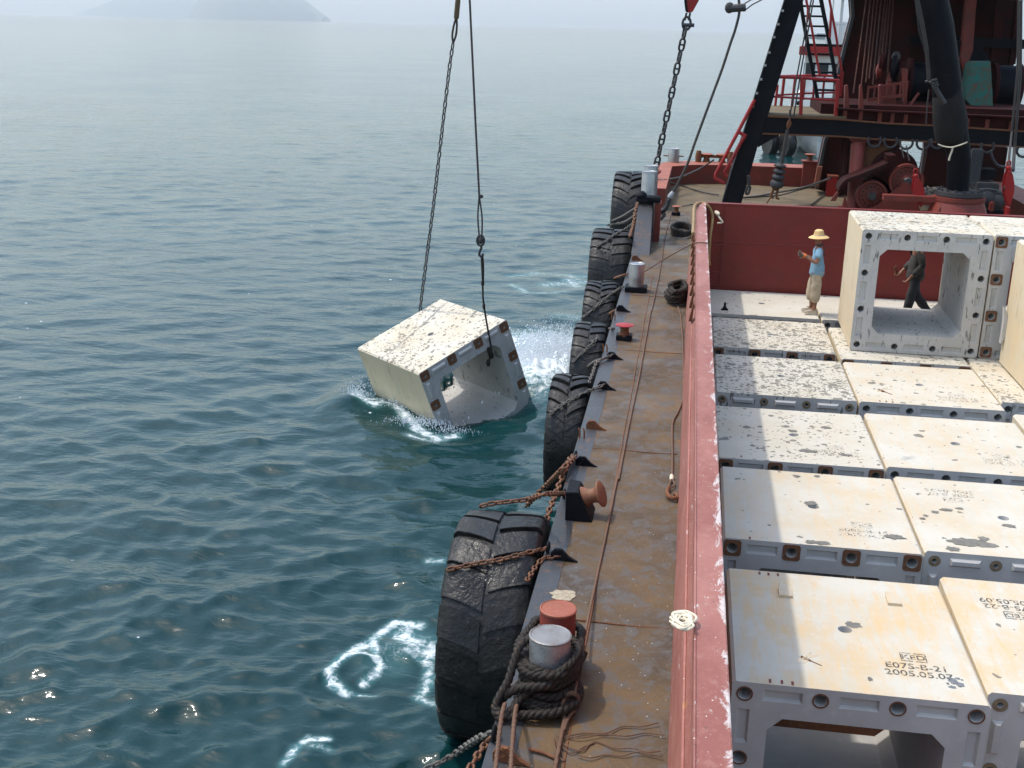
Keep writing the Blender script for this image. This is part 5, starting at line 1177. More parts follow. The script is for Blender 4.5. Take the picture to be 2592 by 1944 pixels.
m = MB(); a = YP(k2(20, 1400), 36); b = YP(k2(560, 1330), 36); m.bar(a, b, .08, .08); m.bar(a+V3((0, 0, .35)), b+V3((0, 0, .35)), .06, .06)
for i in range(7): p = a+(b-a)*i/6; m.bar(p, p+V3((0, 0, .4)), .05, .05)
m.bar(YP(k2(600, 1500), 36), YP(k2(740, 1300), 36), .12, .05); part('gear_guard', m, OXIDE, mg)
# tarpaulin covered machine
tp = thing('covered_machine', YP(k2(1580, 1560), 36.5), 'machine under a stained green tarpaulin on the crane platform', 'covered machine')
pts = K2((1490, 870), (1750, 870), (1765, 1200), (1785, 1530), (1650, 1600), (1500, 1500), (1390, 1380), (1395, 1250), (1460, 1050))
P = [YP(c, 36.5) for c in pts]; m = MB(); n = 22; V = []
cc = sum(P, V3((0, 0, 0)))/len(P)
for j in range(5):
    for i in range(len(P)*4):
        a = P[i//4]; b = P[(i//4+1) % len(P)]; p = a+(b-a)*(i % 4)/4; q = [1, 1.04, 1.0, .97, .9][j]; nn = noise.noise(V3((p.x*3, p.z*3, j)))
        V.append(V3((cc.x+(p.x-cc.x)*q+.05*nn, 36.5+j*.28+.10*nn, cc.z+(p.z-cc.z)*q)))
k_ = len(P)*4; F = [tuple(range(k_-1, -1, -1)), tuple(range(4*k_, 5*k_))]
for j in range(4):
    for i in range(k_): F.append((j*k_+i, j*k_+(i+1) % k_, (j+1)*k_+(i+1) % k_, (j+1)*k_+i))
m.add(V, F); part('tarpaulin', m, TARP, tp, angle=80)
poly('machine_hood', K2((1300, 560), (1500, 580), (1640, 700), (1755, 850), (1755, 880), (1480, 880), (1300, 800)), 37.8, .6, BLACK, tp)
# falls of wire rope up the mast
for i, (a, b) in enumerate((((1900, -30), (1715, 1300)), ((1960, -30), (1820, 1250)), ((2010, -30), (1890, 1150)), ((2060, -30), (1935, 1100)), ((2110, -30), (1985, 1180)), ((2160, -30), (2040, 1100)), ((2200, -30), (2100, 900)), ((2235, -30), (2140, 1000)), ((2280, -30), (2190, 1050)))):
    m = MB(); A, B = YP(k1(*a), 39.6), YP(k1(*b), 38.4); m.tube([A, B], .022, 6)
    solo('fall_rope', m, paint('reddish_wire', (.085, .022, .014), (.05, .016, .01)) if i == 0 else bpy.data.materials['reddish_wire'], 'rusty fall rope running up in front of the dark mast', 'wire rope', 'fall ropes in front of the mast')
for i, (a, b, lab) in enumerate((((1130, -20), (925, 1060), 'outer thin wire slanting down past the black ladder'), ((1160, -20), (970, 1060), 'inner thin wire slanting down past the black ladder'))):
    e = YP(k1(875 if i else 820, 1659), YA-.3); m = MB(); m.tube([YP(k1(*a), YA-.3), YP(k1(*b), YA-.3), e], .02, 6); solo('guide_wire', m, DWIRE, lab, 'wire rope', 'two wires leading to the weighted hook')
# weighted hook hanging in front of the fore deck bulwark
YWt = YA-.6
wh = thing('weighted_hook', YP(k3(640, 1060), YWt), 'hook with a string of dark round weights hanging above the fore deck', 'hook')
m = MB(); m.tube([YP(k3(830, -10), YWt), YP(k3(828, 120), YWt)], .03, 6); m.tube([YP(k3(795, 270), YWt), YP(k3(740, 560), YWt), YP(k3(705, 760), YWt)], .05, 6); m.tube([YP(k3(775, 300), YWt), YP(k3(700, 740), YWt)], .02, 5); part('weight_wire', m, DWIRE, wh)
m = MB(); P = [YP(k3(*c), YWt) for c in ((825, 115), (852, 170), (835, 215), (800, 270), (780, 235), (785, 170))]; m.prism([(v.x, v.z) for v in P], YWt-.07, YWt+.07); part('swivel', m, RUST, wh, .01)
for c, r, h in ((k3(690, 772), .17, .06), (k3(680, 850), .17, .075), (k3(662, 930), .175, .085), (k3(643, 1025), .19, .13)):
    p = YP(c, YWt); m = MB(); m.lathe([(r*.22, -h*1.4), (r*.45, -h*1.0), (r*.95, -h*.55), (r*1.0, -h*.2), (r*1.0, h*.2), (r*.9, h*.55), (r*.4, h*1.0), (r*.2, h*1.4)], p, (.12, 0, 1), 22); part('round_weight', m, DCHAIN, wh)
m = MB(); m.lathe([(.1, 0), (.13, .15)], YP(k3(625, 1095), YWt), n=12)
for s in ((600, 1100, 560, 1215), (660, 1100, 640, 1230)): m.tube([YP(k3(s[0], s[1]), YWt), YP(k3((s[0]+s[2])/2-10, (s[1]+s[3])/2), YWt), YP(k3(s[2], s[3]), YWt), YP(k3(s[2]+40, s[3]+5), YWt)], .035, 7)
m.tube([YP(k3(560, 1215), YWt), YP(k3(530, 1250), YWt), YP(k3(505, 1300), YWt)], .02, 5); part('hook', m, RUST, wh)
# chain falls under the beam edge by the leg
m = chain_mb([YP(k3(245, 900), YA-.3), YP(k3(255, 1060), YA-.3), YP(k3(220, 1180), YA-.3)], .3, .17, .035); solo('leg_chain', m, DCHAIN, 'bunch of dark chain hanging at the foot of the black leg', 'chain')

# ---- fore deck machinery
wn = thing('deck_winch', Z(k3(1850, 1300), 0), 'salmon and dark red double winch with big round wheels on the fore deck', 'winch')
Yw = 33.0
for nm, c, r, d in (('large_wheel', k3(1965, 1190), .42, .25), ('large_wheel', k4(560, 985), .46, .25)):
    p = YP(c, Yw+.3); m = MB(); m.lathe([(r*.2, -.16), (r*.34, -.14), (r*.36, -.05), (r*.8, -.02), (r*.85, -.10), (r, -.10), (r, .12), (r*.5, .14)], p, (0, 1, 0), 40); w_o = part('winch_wheel', m, OXIDE, wn)
    m = MB(); m.lathe([(.09, -.26), (.12, -.22), (.12, 0)], p, (0, 1, 0), 16); part('axle_boss', m, DCHAIN, w_o)
    m = MB()
    for i in range(14): a = i*math.pi/7; q = p+V3((math.cos(a)*r*.6, -.07, math.sin(a)*r*.6)); m.lathe([(.022, 0), (.022, .03)], q, (0, -1, 0), 8)
    part('wheel_bolts', m, DKRED, w_o)
p = YP(k3(1975, 1190), Yw+.9); m = MB(); m.lathe([(.5, 0), (.5, .8)], p, (0, 1, 0), 36); part('rope_drum', m, DKRED, wn)
p = YP(k4(400, 880), Yw+.9); m = MB(); m.lathe([(.62, 0), (.64, .05), (.64, .6), (.62, .7)], p, (0, 1, 0), 40); part('rope_drum', m, DKRED, wn)
poly('side_frame', [k3(1500, 1340), k3(1560, 1340), k3(1600, 1180), k3(1640, 1340), k4(0, 1400), k4(190, 1310), k4(430, 1090), k4(480, 1070), k4(520, 1010), k4(600, 1010), k4(640, 1100), k4(700, 1200), k4(760, 1400), k4(760, 1520), k3(1500, 1500)], Yw, .12, OXIDE, wn, .01)
m = MB(); a = [k3(1515, 1100), k3(1560, 1030), k3(1620, 980), k3(1700, 955), k3(1850, 900), k3(2050, 820), k3(2212, 750), k4(300, 655), k4(420, 650)]
P = [YP(c, Yw-.1) for c in a]
V = []; 
for p in P: V += [p+V3((0, 0, .05)), p+V3((0, .8, .05)), p+V3((0, .8, -.06)), p+V3((0, 0, -.06))]
F = [(i*4+j, i*4+(j+1) % 4, i*4+4+(j+1) % 4, i*4+4+j) for i in range(len(P)-1) for j in range(4)]+[(0, 1, 2, 3), (len(V)-1, len(V)-2, len(V)-3, len(V)-4)]
m.add(V, F); part('belt_guard', m, DKRED, wn)
poly('brace', K3((1390, 1265), (1495, 1130), (1510, 1150), (1470, 1270)), Yw-.3, .08, OXIDE, wn)
m = MB(); p = YP(k4(180, 740), Yw+1.2); m.lathe([(.5, 0), (.52, .1), (.5, .5)], p, (0, 1, 0), 30); part('flywheel', m, RUST, wn)
# salmon pillar under the beam
pl_ = thing('beam_pillar', Z(k3(1720, 1300), 0), 'salmon pillar with a flared head propping the black beam', 'pillar')
m = MB(); a = YP(k3(1785, 470), YA+.2); b = YP(k3(1720, 1420), YA-.6); m.tube([a, V3((b.x, b.y, 0))], .20, 20); part('pillar_shaft', m, OXIDE, pl_)
P = [YP(c, YA+.2) for c in K3((1650, 385), (1960, 395), (1830, 490), (1750, 490))]; m = MB(); m.prism([(v.x, v.z) for v in P], YA+.1, YA+.3); part('flared_head', m, OXIDE, pl_)
for c0, c1_, r in (((1555, 380), (1530, 1150), .03), ((1630, 380), (1600, 900), .09), ((1580, 380), (1545, 1100), .02)):
    m = MB(); m.tube([YP(k3(*c0), YA+1), YP(k3(*c1_), YA+.6)], r, 10); part('vertical_pipe', m, DKRED, crane)
# box, coiled gear
bx_ = thing('red_box', Z(k3(1410, 1100), 0), 'small bright red box with a white top standing by the mast foot', 'box')
P0 = YP(k3(1345, 1105), 40.1); P1 = YP(k3(1485, 1108), 40.1); hh = .42+P0.z
m = MB(); m.box((P0.x, P0.y, .003), (P1.x, P0.y+.5, hh)); part('box_body', m, BRED, bx_, .02)
m = MB(); m.box((P0.x-.02, P0.y-.02, hh+.002), (P1.x+.02, P0.y+.52, hh+.05)); part('box_lid', m, SALMON, bx_, .01)
# conical boom seat and boom
Yb = 31.6
bs = thing('conical_boom_pedestal', Z((2430, 520), 0), 'salmon conical seat under the foot of the black boom', 'pedestal')
a = YP(k4(1305, 1200), Yb); m = MB(); m.lathe([(.98, -1.2), (.86, -.75), (.62, -.12), (.64, -.10), (.64, 0), (.5, .02)], a, n=40); part('cone', m, OXIDE, bs)
m = MB(); m.box((a.x-1.9, Yb-.2, a.z-.16), (a.x-.5, Yb+.1, a.z-.02)); m.add([(a.x-1.0, Yb-.9, a.z-1.2), (a.x-.6, Yb-.9, a.z-.15), (a.x-.5, Yb-.86, a.z-1.2), (a.x-1.0, Yb-.84, a.z-1.2), (a.x-.6, Yb-.84, a.z-.15), (a.x-.5, Yb-.8, a.z-1.2)], [(0, 1, 2), (5, 4, 3), (0, 3, 4, 1), (1, 4, 5, 2)]); part('seat_bracket', m, OXIDE, bs)
m = MB(); m.lathe([(.55, 0), (.6, .03), (.6, .14), (.45, .16)], a, n=30)
for i in range(16): t = i*math.pi/8; m.lathe([(.04, .14), (.04, .2)], a+V3((.53*math.cos(t), .53*math.sin(t), 0)), n=8)
part('seat_ring', m, DCHAIN, bs)
bo = thing('boom', a, 'thick black boom tube wrapped in dark canvas, rising out of the picture', 'boom')
def mid(l, r, Y): L_, R_ = YP(l, Y), YP(r, Y); return (L_+R_)/2, (R_-L_).length/2
Q = [mid(k4(1120, 1160), k4(1440, 1140), Yb), mid(k4(1130, 700), k4(1480, 700), Yb-.1), mid(k4(1100, 470), k4(1460, 480), Yb-.2), mid(k4(1000, 200), k4(1420, 250), Yb-.3), mid(k2(960, 1650), k2(1400, 1600), Yb-.35), mid(k2(880, 900), k2(1310, 950), Yb-.5), mid(k2(740, 300), k2(1220, 450), Yb-.6), mid(k2(680, 0), k2(1155, 0), Yb-.7), mid(k2(600, -500), k2(1080, -500), Yb-.8)]
m = MB(); m.tube([q[0] for q in Q], [q[1]*.96 for q in Q], 32); part('boom_tube', m, BLACK, bo, angle=60)
CANV = paint('dark_canvas', (.008, .008, .009), (.014, .012, .011), (.03, .022, .018), .62, .85, 3)
m = MB(); Q2 = [mid(k4(1150, 515), k4(1280, 505), Yb-.2), mid(k4(1010, 480), k4(1400, 470), Yb-.2), mid(k4(985, 380), k4(1400, 400), Yb-.25), mid(k4(955, 130), k4(1410, 200), Yb-.3), mid(k2(930, 1400), k2(1370, 1400), Yb-.4), mid(k2(990, 1150), k2(1310, 1150), Yb-.45)]
V = []; n = 28
for j, (c, r) in enumerate(Q2):
    for i in range(n): t = 2*math.pi*i/n; q = r*(1.04+.07*noise.noise(V3((math.cos(t)*2, math.sin(t)*2, j*.9)))); V.append(c+V3((q*math.cos(t), q*math.sin(t), .05*math.sin(t*3+j))))
F = [(j*n+i, j*n+(i+1) % n, (j+1)*n+(i+1) % n, (j+1)*n+i) for j in range(len(Q2)-1) for i in range(n)]+[tuple(range(n-1, -1, -1))]
m.add(V, F); part('canvas_wrap', m, CANV, bo, angle=80)
m = MB(); P = [YP(k4(*c), Yb-1.0) for c in ((1010, 470), (1090, 500), (1200, 512), (1320, 480), (1420, 440))]; m.tube(smooth_path(P), .018, 6); m.tube(smooth_path([YP(k4(*c), Yb-1.0) for c in ((1215, 510), (1205, 560), (1175, 640), (1160, 700))]), .022, 6); part('lashing_cord', m, CLOTH, bo)
m = MB()
for c in ((850, 1140), (900, 1150), (940, 1125), (975, 1115), (930, 1170), (1000, 1190)): m.ball(YP(k2(*c), Yb-1.1), (.045, .04, .035), 8)
m.tube([YP(k2(*c), Yb-1.05) for c in ((980, 1130), (960, 1200), (1000, 1280), (1060, 1380), (1100, 1450))], .06, 7); part('clamp_bolts', m, DCHAIN, bo)
m = MB()
for x0, x1 in ((705, 860), (735, 880)): m.tube([YP(k2(x0-20, -60), Yb-1.2), YP(k2(x0+60, 300), Yb-1.2), YP(k2(x1-20, 680), Yb-1.1), YP(k2(x1+10, 1120), Yb-1.0)], .03, 7)
part('boom_wire', m, DWIRE, bo)
# hooks hung from the beam
def cheek_block(c0, c1_, w__, Y, label, mt):
    a, b = YP(c0, Y), YP(c1_, Y); t = thing('pulley_block', b, label, 'pulley block'); h = (a-b).length; d = (a-b).normalized(); s = d.cross(V3((0, 1, 0))).normalized()
    for k, yy in enumerate((-.16, .1)):
        V = []; 
        for q, e in ((0, .15), (.12, .45), (.4, .95), (.62, 1), (.85, .7), (1, .25)): V.append(b+d*h*q+s*w__*e)
        for q, e in ((1, .25), (.85, .7), (.62, 1), (.4, .95), (.12, .45), (0, .15)): V.append(b+d*h*q-s*w__*e)
        m = MB(); n = len(V); m.add([v+V3((0, yy, 0)) for v in V]+[v+V3((0, yy+.06, 0)) for v in V], [tuple(range(n)), tuple(range(2*n-1, n-1, -1))]+[(i, (i+1) % n, (i+1) % n+n, i+n) for i in range(n)]); part('block_cheek', m, mt, t, .012)
    m = MB(); m.lathe([(w__*.9, -.08), (w__*.7, 0), (w__*.9, .08)], b+d*h*.5, (0, 1, 0), 26); part('sheave', m, DCHAIN, t)
    m = MB(); m.lathe([(.06, -.05), (.08, 0), (.07, .08), (.04, .1)], a, d, 14); m.tube([a+d*.12+V3((.05*math.cos(q_), 0, .07*math.sin(q_)+.04)) for q_ in np.linspace(0, 6.28, 11)[:-1]], .018, 6, closed=True); part('block_head', m, mt, t); return t
cheek_block(k4(700, 940), k4(760, 1340), .14, Yb+.2, 'bright red pulley block hanging beside the winch frame', BRED)
m = MB(); m.tube([YP(k4(760, 880), Yb+.2), YP(k4(800, 560), Yb+.5), YP(k4(800, 440), YA-.2)], .018, 6); m.tube([YP(k4(840, 200), YA-.2), YP(k4(850, 0), YA-.2), YP(k2(880, 1250), YA-.2)], .018, 6); solo('block_wire', m, DWIRE, 'thin wire rising from the bright red pulley block', 'wire rope')
cheek_block(k4(1995, 830), k4(1985, 1340), .115, Yb-.2, 'slim vivid red pulley block near the right edge', BRED)
m = MB(); m.tube([YP(k4(1995, 800), Yb-.2), YP(k4(2005, 640), Yb), YP(k4(2040, 300), YA-.3), YP(k2(2120, 1000), YA-.3), YP(k2(2140, 0), YA-.3)], .03, 6); solo('block_wire', m, DWIRE, 'wire rising from the slim vivid red pulley block', 'wire rope')
m = MB(); m.tube([YP(k4(2060, 840), Yb), YP(k4(2080, 520), YA-.2), YP(k2(2160, 1050), YA-.2), YP(k2(2170, 0), YA-.2)], .04, 6); solo('block_wire', m, DWIRE, 'thicker wire crossing the gap near the right edge', 'wire rope')
m = MB(); m.box((YP(k4(1975, 1340), Yb-.2).x, Yb-.3, .003), (YP(k4(2015, 1340), Yb-.2).x, Yb, 1.05)); solo('block_post', m, BRED, 'red post under the slim vivid red pulley block', 'post')
for i, c in enumerate((k4(120, 420), k4(345, 430), k4(565, 450), k4(800, 455), k4(2205, 560), k4(1000, 440), k4(1700, 500))):
    p = YP(c, YA-.1); m = MB(); m.tube([p+V3((.17*math.cos(t), 0, .17*math.sin(t))) for t in np.linspace(2.6, 6.9, 12)], .035, 7); part('beam_hook', m, DCHAIN, beam)
for i, (a, b) in enumerate((((565, 490), (605, 700)), ((480, 450), (530, 660)))):
    m = MB(); m.tube([YP(k4(*a), YA-.1), YP(k4(*b), YA-.3)], .02, 6); solo('hook_line', m, DWIRE, ['nearer', 'farther'][i]+' thin line dangling from the beam hooks by the gap', 'wire rope')
# grimy engine right of the boom seat
en = thing('engine', Z((2500, 560), 0), 'grimy grey deck engine right of the boom seat', 'engine')
ENG = paint('oily_grey_engine', (.045, .05, .055), (.02, .022, .025), (.14, .14, .14), .60, .5, 7)
def eb(nm, a, b, Y, d, mt=ENG, bv=.03): A, B = YP(a, Y), YP(b, Y); m = MB(); m.box((min(A.x, B.x), Y, min(A.z, B.z)), (max(A.x, B.x), Y+d, max(A.z, B.z))); return part(nm, m, mt, en, bv)
eb('engine_block', k4(1520, 1120), k4(1880, 1500), 33, 1.2); eb('cylinder_head', k4(1560, 1010), k4(1860, 1125), 33.1, .9, DCHAIN); eb('exhaust', k4(1500, 540), k4(1590, 1050), 33.4, .3)
eb('engine_bed', k4(1480, 1380), k4(1920, 1520), 32.8, 1.6, BLACK); eb('air_box', k4(1620, 820), k4(1820, 960), 33.6, .6, BLACK)
m = MB()
for c, r in (((1490, 1180), .13), ((1850, 1270), .16), ((1540, 1300), .12), ((1700, 1240), .2)): p = YP(k4(*c), 32.9); m.lathe([(r*.4, -.1), (r, -.06), (r, .08)], p, (0, 1, 0), 22)
part('pulleys', m, DCHAIN, en)
for pts in (((1740, 560), (1780, 680), (1850, 770), (1960, 790)), ((1470, 1090), (1560, 1110), (1700, 1100), (1830, 1120)), ((1500, 1000), (1490, 1100), (1530, 1250))):
    m = MB(); m.tube(smooth_path([YP(k4(*c), 32.9) for c in pts]), .035, 8); part('engine_pipe', m, ENG, en)
eb('switch_box', k4(1750, 1280), k4(1790, 1420), 32.6, .2, OXIDE)
# clutter between winch and seat
lt = thing('chain_heap', Z(k4(920, 1250), 0), 'heap of grey chain and shackles behind the boom seat bracket', 'chain heap')
m = MB()
for i in range(60):
    p = YP(k4(random.uniform(810, 1060), random.uniform(1080, 1190)), 33+random.uniform(0, .8)); V, F = link_geo(.2, .12, .025, False, 4, 5); R_ = Matrix.Rotation(random.uniform(0, 6), 3, 'Z')@Matrix.Rotation(random.uniform(-1.3, 1.3), 3, 'X'); m.add([p+R_@V3(v) for v in V], F)
part('links', m, GCHAIN, lt)
m = MB(); a = YP(k4(790, 1190), 33); b = YP(k4(1080, 1200), 33); m.box((a.x, 33, a.z-.25), (b.x, 33.9, a.z)); part('tray', m, OXIDE, lt)

# ================================================================== TUG BEYOND THE BOW
YT = 70.
tug = thing('tug_boat', (14, YT, WATER), 'white tug with a red wheelhouse roof and black fenders beyond the bow', 'boat')
def tp_(c, Y=YT): return YP(c, Y)
B0 = tp_(k3(640, 520)); xb = B0.x
def hullmesh():
    V = []; F = []; n = 18; L_ = 24.; prof = [(.0, -.5), (.55, .2), (.85, 1.4), (1.0, 3.2)]
    for i in range(n+1):
        t = i/n; x = 0; wd = 3.4*min(1, math.sin(min(t*2.2, math.pi/2))**.55+.04)
        for s in (-1, 1):
            for a, z in prof: V.append((s*wd*a*(1 if t > .15 else .8+.2*t/.15), -t*L_+1.0*(1-t)*0-(3.2-z)*(-.5)*(1-t)*.9*0, WATER+z+(.9*(1-t)**3 if z > .5 else 0)))
    k = 8
    for i in range(n):
        for s in range(2):
            for j in range(3): a = i*k+s*4+j; F.append((a, a+1, a+k+1, a+k))
        F.append((i*k+3, i*k+7, (i+1)*k+7, (i+1)*k+3))
    F.append((n*k, n*k+1, n*k+2, n*k+3, n*k+7, n*k+6, n*k+5, n*k+4)); F.append((0, 1, 2, 3, 7, 6, 5, 4)); return V, F
# the tug points towards us and to the left; its bow is at k3(640..1300, 350..650)
bowp = Z(k3(900, 660), WATER); hx, hy = bowp.x+1.6, bowp.y+2
ang = rad(-154)   # heading
def TL(f, s, z):      # forward, to starboard, up from the water
    z = z-1.5 if z > 2.6 else z*.45
    cf, sf = math.cos(rad(-98)), math.sin(rad(-98))
    return V3((hx+f*cf+s*(-sf), hy+f*sf+s*cf, WATER+z))
V, F = hullmesh(); m = MB(); m.add([TL(p[1]+1.5, p[0], p[2]-WATER) for p in V], F); part('hull', m, plain('tug_grey_hull', (.42, .43, .42), .6, var=.25, scale=.8), tug, angle=50)
m = MB(); rimp = []
for i in range(0, 19): t = i/18; wd = 3.5*min(1, math.sin(min(t*2.2, math.pi/2))**.55+.04); rimp.append((1.5-t*24, wd, 2.7+.9*(1-t)**3))
m.tube([TL(f, -s*1.03, z) for f, s, z in rimp[::-1]]+[TL(f, s*1.03, z) for f, s, z in rimp], .42, 10); part('bow_fender', m, RUB, tug, angle=60)
m = MB()
for i in range(0, 10):
    f, s, z = rimp[i]
    for sg in (-1, 1): c = TL(f+.1, sg*s*1.04, z); m.lathe([(.40, -.14), (.44, 0), (.40, .14)], c, TL(f+1, sg*s, z)-TL(f, sg*s, z), 12)
part('fender_bands', m, DCHAIN, tug)
for f, s, z in ((1.2, -1.9, 1.6), (.2, -3.0, 1.5)):
    c = TL(f, s, z); ty_ = MB(); ax = TL(f+.6, s-1, z)-c; ax.z = 0; ax.normalize(); ty_.lathe([(.35, -.22), (.75, -.26), (.85, -.1), (.85, .1), (.75, .26), (.35, .22)], c, ax, 24); part('bow_tyre', ty_, RUB, tug)
def TB(nm, f0, f1, s0, s1_, z0, z1, mt, bev=.03):
    V = [TL(f, s, z) for z in (z0, z1) for f, s in ((f0, s0), (f1, s0), (f1, s1_), (f0, s1_))]; m = MB(); m.add(V, [(3, 2, 1, 0), (4, 5, 6, 7), (0, 1, 5, 4), (1, 2, 6, 5), (2, 3, 7, 6), (3, 0, 4, 7)]); return part(nm, m, mt, tug, bev)
TB('main_deck', -22, -.5, -2.4, 2.4, 2.75, 2.85, GREENP)
TB('deckhouse', -15, -5, -2.1, 2.1, 2.85, 5.0, WHITE); TB('green_band', -5.02, -4.9, -2.0, 2.0, 3.0, 3.9, GREENP)
TB('wheelhouse', -10.5, -6.2, -1.7, 1.7, 5.0, 7.4, WHITE); TB('wheelhouse_roof', -11, -5.6, -2.1, 2.1, 7.4, 7.95, BRED); TB('roof_top', -10.6, -6, -1.8, 1.8, 7.95, 8.1, BLACK)
for s in (-1.3, -.45, .4, 1.15): TB('window', -6.19, -6.12, s-.3, s+.3, 6.1, 6.9, GLASS, 0)
for f in (-9.6, -8.3, -7.0): TB('window', f-.4, f+.4, -1.76, -1.69, 6.1, 6.9, GLASS, 0)
TB('funnel', -14.5, -13, -.8, .8, 5.0, 9.6, WHITE); TB('door', -6.6, -5.9, -1.74, -1.70, 5.1, 6.0, GLASS, 0)
m = MB()
for s in (-.35, .35): m.tube([TL(-8.6, s, 8.1), TL(-8.6, s*.9, 11.1)], .05, 6)
m.tube([TL(-8.6, -.6, 9.4), TL(-8.6, .6, 9.4)], .04, 6); m.tube([TL(-9.4, .2, 8.1), TL(-9.4, .2, 12)], .06, 6); part('mast', m, WHITE, tug)
m = MB(); m.lathe([(.5, 0), (.55, .1), (.55, .5), (.5, .6)], TL(-8.6, 0, 11.1), n=18); part('radar', m, CLOTH, tug)
m = MB()
for i in range(16): f = 0-i*1.3; m.tube([TL(f, -2.3, 2.85), TL(f, -2.3, 3.8)], .03, 5)
m.tube([TL(0, -2.3, 3.8), TL(-20, -2.3, 3.8)], .03, 5); m.tube([TL(0, -2.3, 3.35), TL(-20, -2.3, 3.35)], .025, 5); part('railing', m, GREENP, tug)
TB('locker', -4.4, -3.2, -1.6, -.2, 2.85, 4.1, WHITE); TB('vent', -4.2, -3.6, .6, 1.2, 2.85, 4.4, GREENP)
m = MB(); m.lathe([(.28, 0), (.28, .9), (.36, .95), (.36, 1.05)], TL(-1.2, 0, 2.85), n=18); part('bitt', m, BLACK, tug)
m = MB(); p = TL(-.9, -1.6, 2.9); m.tube([p, p+V3((.1, 0, .8)), p+V3((.0, 0, 1.5))], [.2, .26, .14], 10); m.ball(p+V3((0, 0, 1.68)), .14, 8); part('lifebuoy_stand', m, BLACK, tug)

# ================================================================== PEOPLE
def skin_mesh(name, verts, edges, radii, sub=2, root=0):
    me = bpy.data.meshes.new(name); me.from_pydata(verts, edges, []); o = bpy.data.objects.new(name, me); COL.objects.link(o)
    md = o.modifiers.new('s', 'SKIN'); md.use_smooth_shade = True; md.branch_smoothing = .5
    sv = me.skin_vertices[0].data
    for i, r in enumerate(radii): sv[i].radius = r if hasattr(r, '__len__') else (r, r)
    for i in range(len(verts)): sv[i].use_root = (i == root)
    sb = o.modifiers.new('u', 'SUBSURF'); sb.levels = sub; sb.render_levels = sub
    out = bpy.data.meshes.new_from_object(o.evaluated_get(bpy.context.evaluated_depsgraph_get())); bpy.data.objects.remove(o)
    out.shade_smooth(); return out
class Rig:
    def __init__(s): s.v = []; s.e = []; s.r = []; s.n = {}
    def p(s, k, co, r, parent=None):
        s.n[k] = len(s.v); s.v.append(tuple(co)); s.r.append(r)
        if parent: s.e.append((s.n[parent], s.n[k]))
        return s
    def mesh(s, name, sub=2): return skin_mesh(name, s.v, s.e, s.r, sub)
def skinmat(n, c):
    m = plain(n, c, .55, var=.12, scale=12); return m
SKIN = skinmat('tanned_skin', (.26, .12, .07)); SHIRT = plain('light_blue_cotton', (.20, .36, .48), .9, var=.22, scale=9); KHAKI = plain('khaki_cotton', (.46, .38, .27), .9, var=.2, scale=9)
STRAW = plain('straw', (.62, .42, .18), .8, var=.25, scale=30); GLOVE = plain('dirty_work_glove', (.14, .12, .10), .9, var=.4, scale=30); ORANGE = plain('orange_cuff', (.65, .17, .03), .8)
HAIR = plain('black_hair', (.012, .01, .009), .7); SHOE = plain('scuffed_white_shoe', (.45, .38, .30), .8, var=.3, scale=20); DGREY = plain('dark_grey_jacket', (.045, .042, .040), .9, var=.35, scale=10); DPANT = plain('dark_trousers', (.035, .035, .04), .9, var=.35, scale=10)
def add_mesh(name, me, mt, parent):
    me.materials.clear(); me.materials.append(mt); o = bpy.data.objects.new(name, me); COL.objects.link(o); o.parent = parent; return o
def hand_chain(R, wrist, pts_dir, palm_side, s=1., curl=.7):
    """palm and five fingers grown from the wrist node"""
    w_ = Vector(R.v[R.n[wrist]]); d = Vector(pts_dir).normalized(); sd = Vector(palm_side).normalized(); up_ = d.cross(sd).normalized()
    c = w_+d*.055*s; R.p(wrist+'palm', c, (.036*s, .020*s), wrist); k = w_+d*.095*s; R.p(wrist+'knuck', k, (.038*s, .016*s), wrist+'palm')
    for i, (o, L_) in enumerate(((-.030, .062), (-.010, .072), (.010, .068), (.029, .052))):
        a = k+sd*o*s+d*.012*s; b = a+(d*math.cos(curl*.5)-up_*math.sin(curl*.5))*L_*.5*s; e = b+(d*math.cos(curl*1.5)-up_*math.sin(curl*1.5))*L_*.5*s
        R.p(f'{wrist}f{i}a', a, .0095*s, wrist+'knuck'); R.p(f'{wrist}f{i}b', b, .009*s, f'{wrist}f{i}a'); R.p(f'{wrist}f{i}c', e, .0075*s, f'{wrist}f{i}b')
    a = c-sd*.038*s; b = a+(d*.7-sd*.6-up_*.3).normalized()*.035*s; e = b+(d*.9-up_*.4).normalized()*.03*s
    R.p(wrist+'t1', a, .012*s, wrist+'palm'); R.p(wrist+'t2', b, .010*s, wrist+'t1'); R.p(wrist+'t3', e, .008*s, wrist+'t2')
def face(parent, c, s=1.):
    """facing -X: nose, brow, lips, eyes, ears on the head"""
    m = MB(); m.ball((c[0]-.098*s, c[1], c[2]-.005*s), (.020*s, .014*s, .022*s), 8); m.ball((c[0]-.088*s, c[1], c[2]-.055*s), (.012*s, .026*s, .010*s), 8)
    for sy in (-1, 1): m.ball((c[0]+.005*s, c[1]+sy*.078*s, c[2]-.002), (.018*s, .010*s, .030*s), 8)
    return m
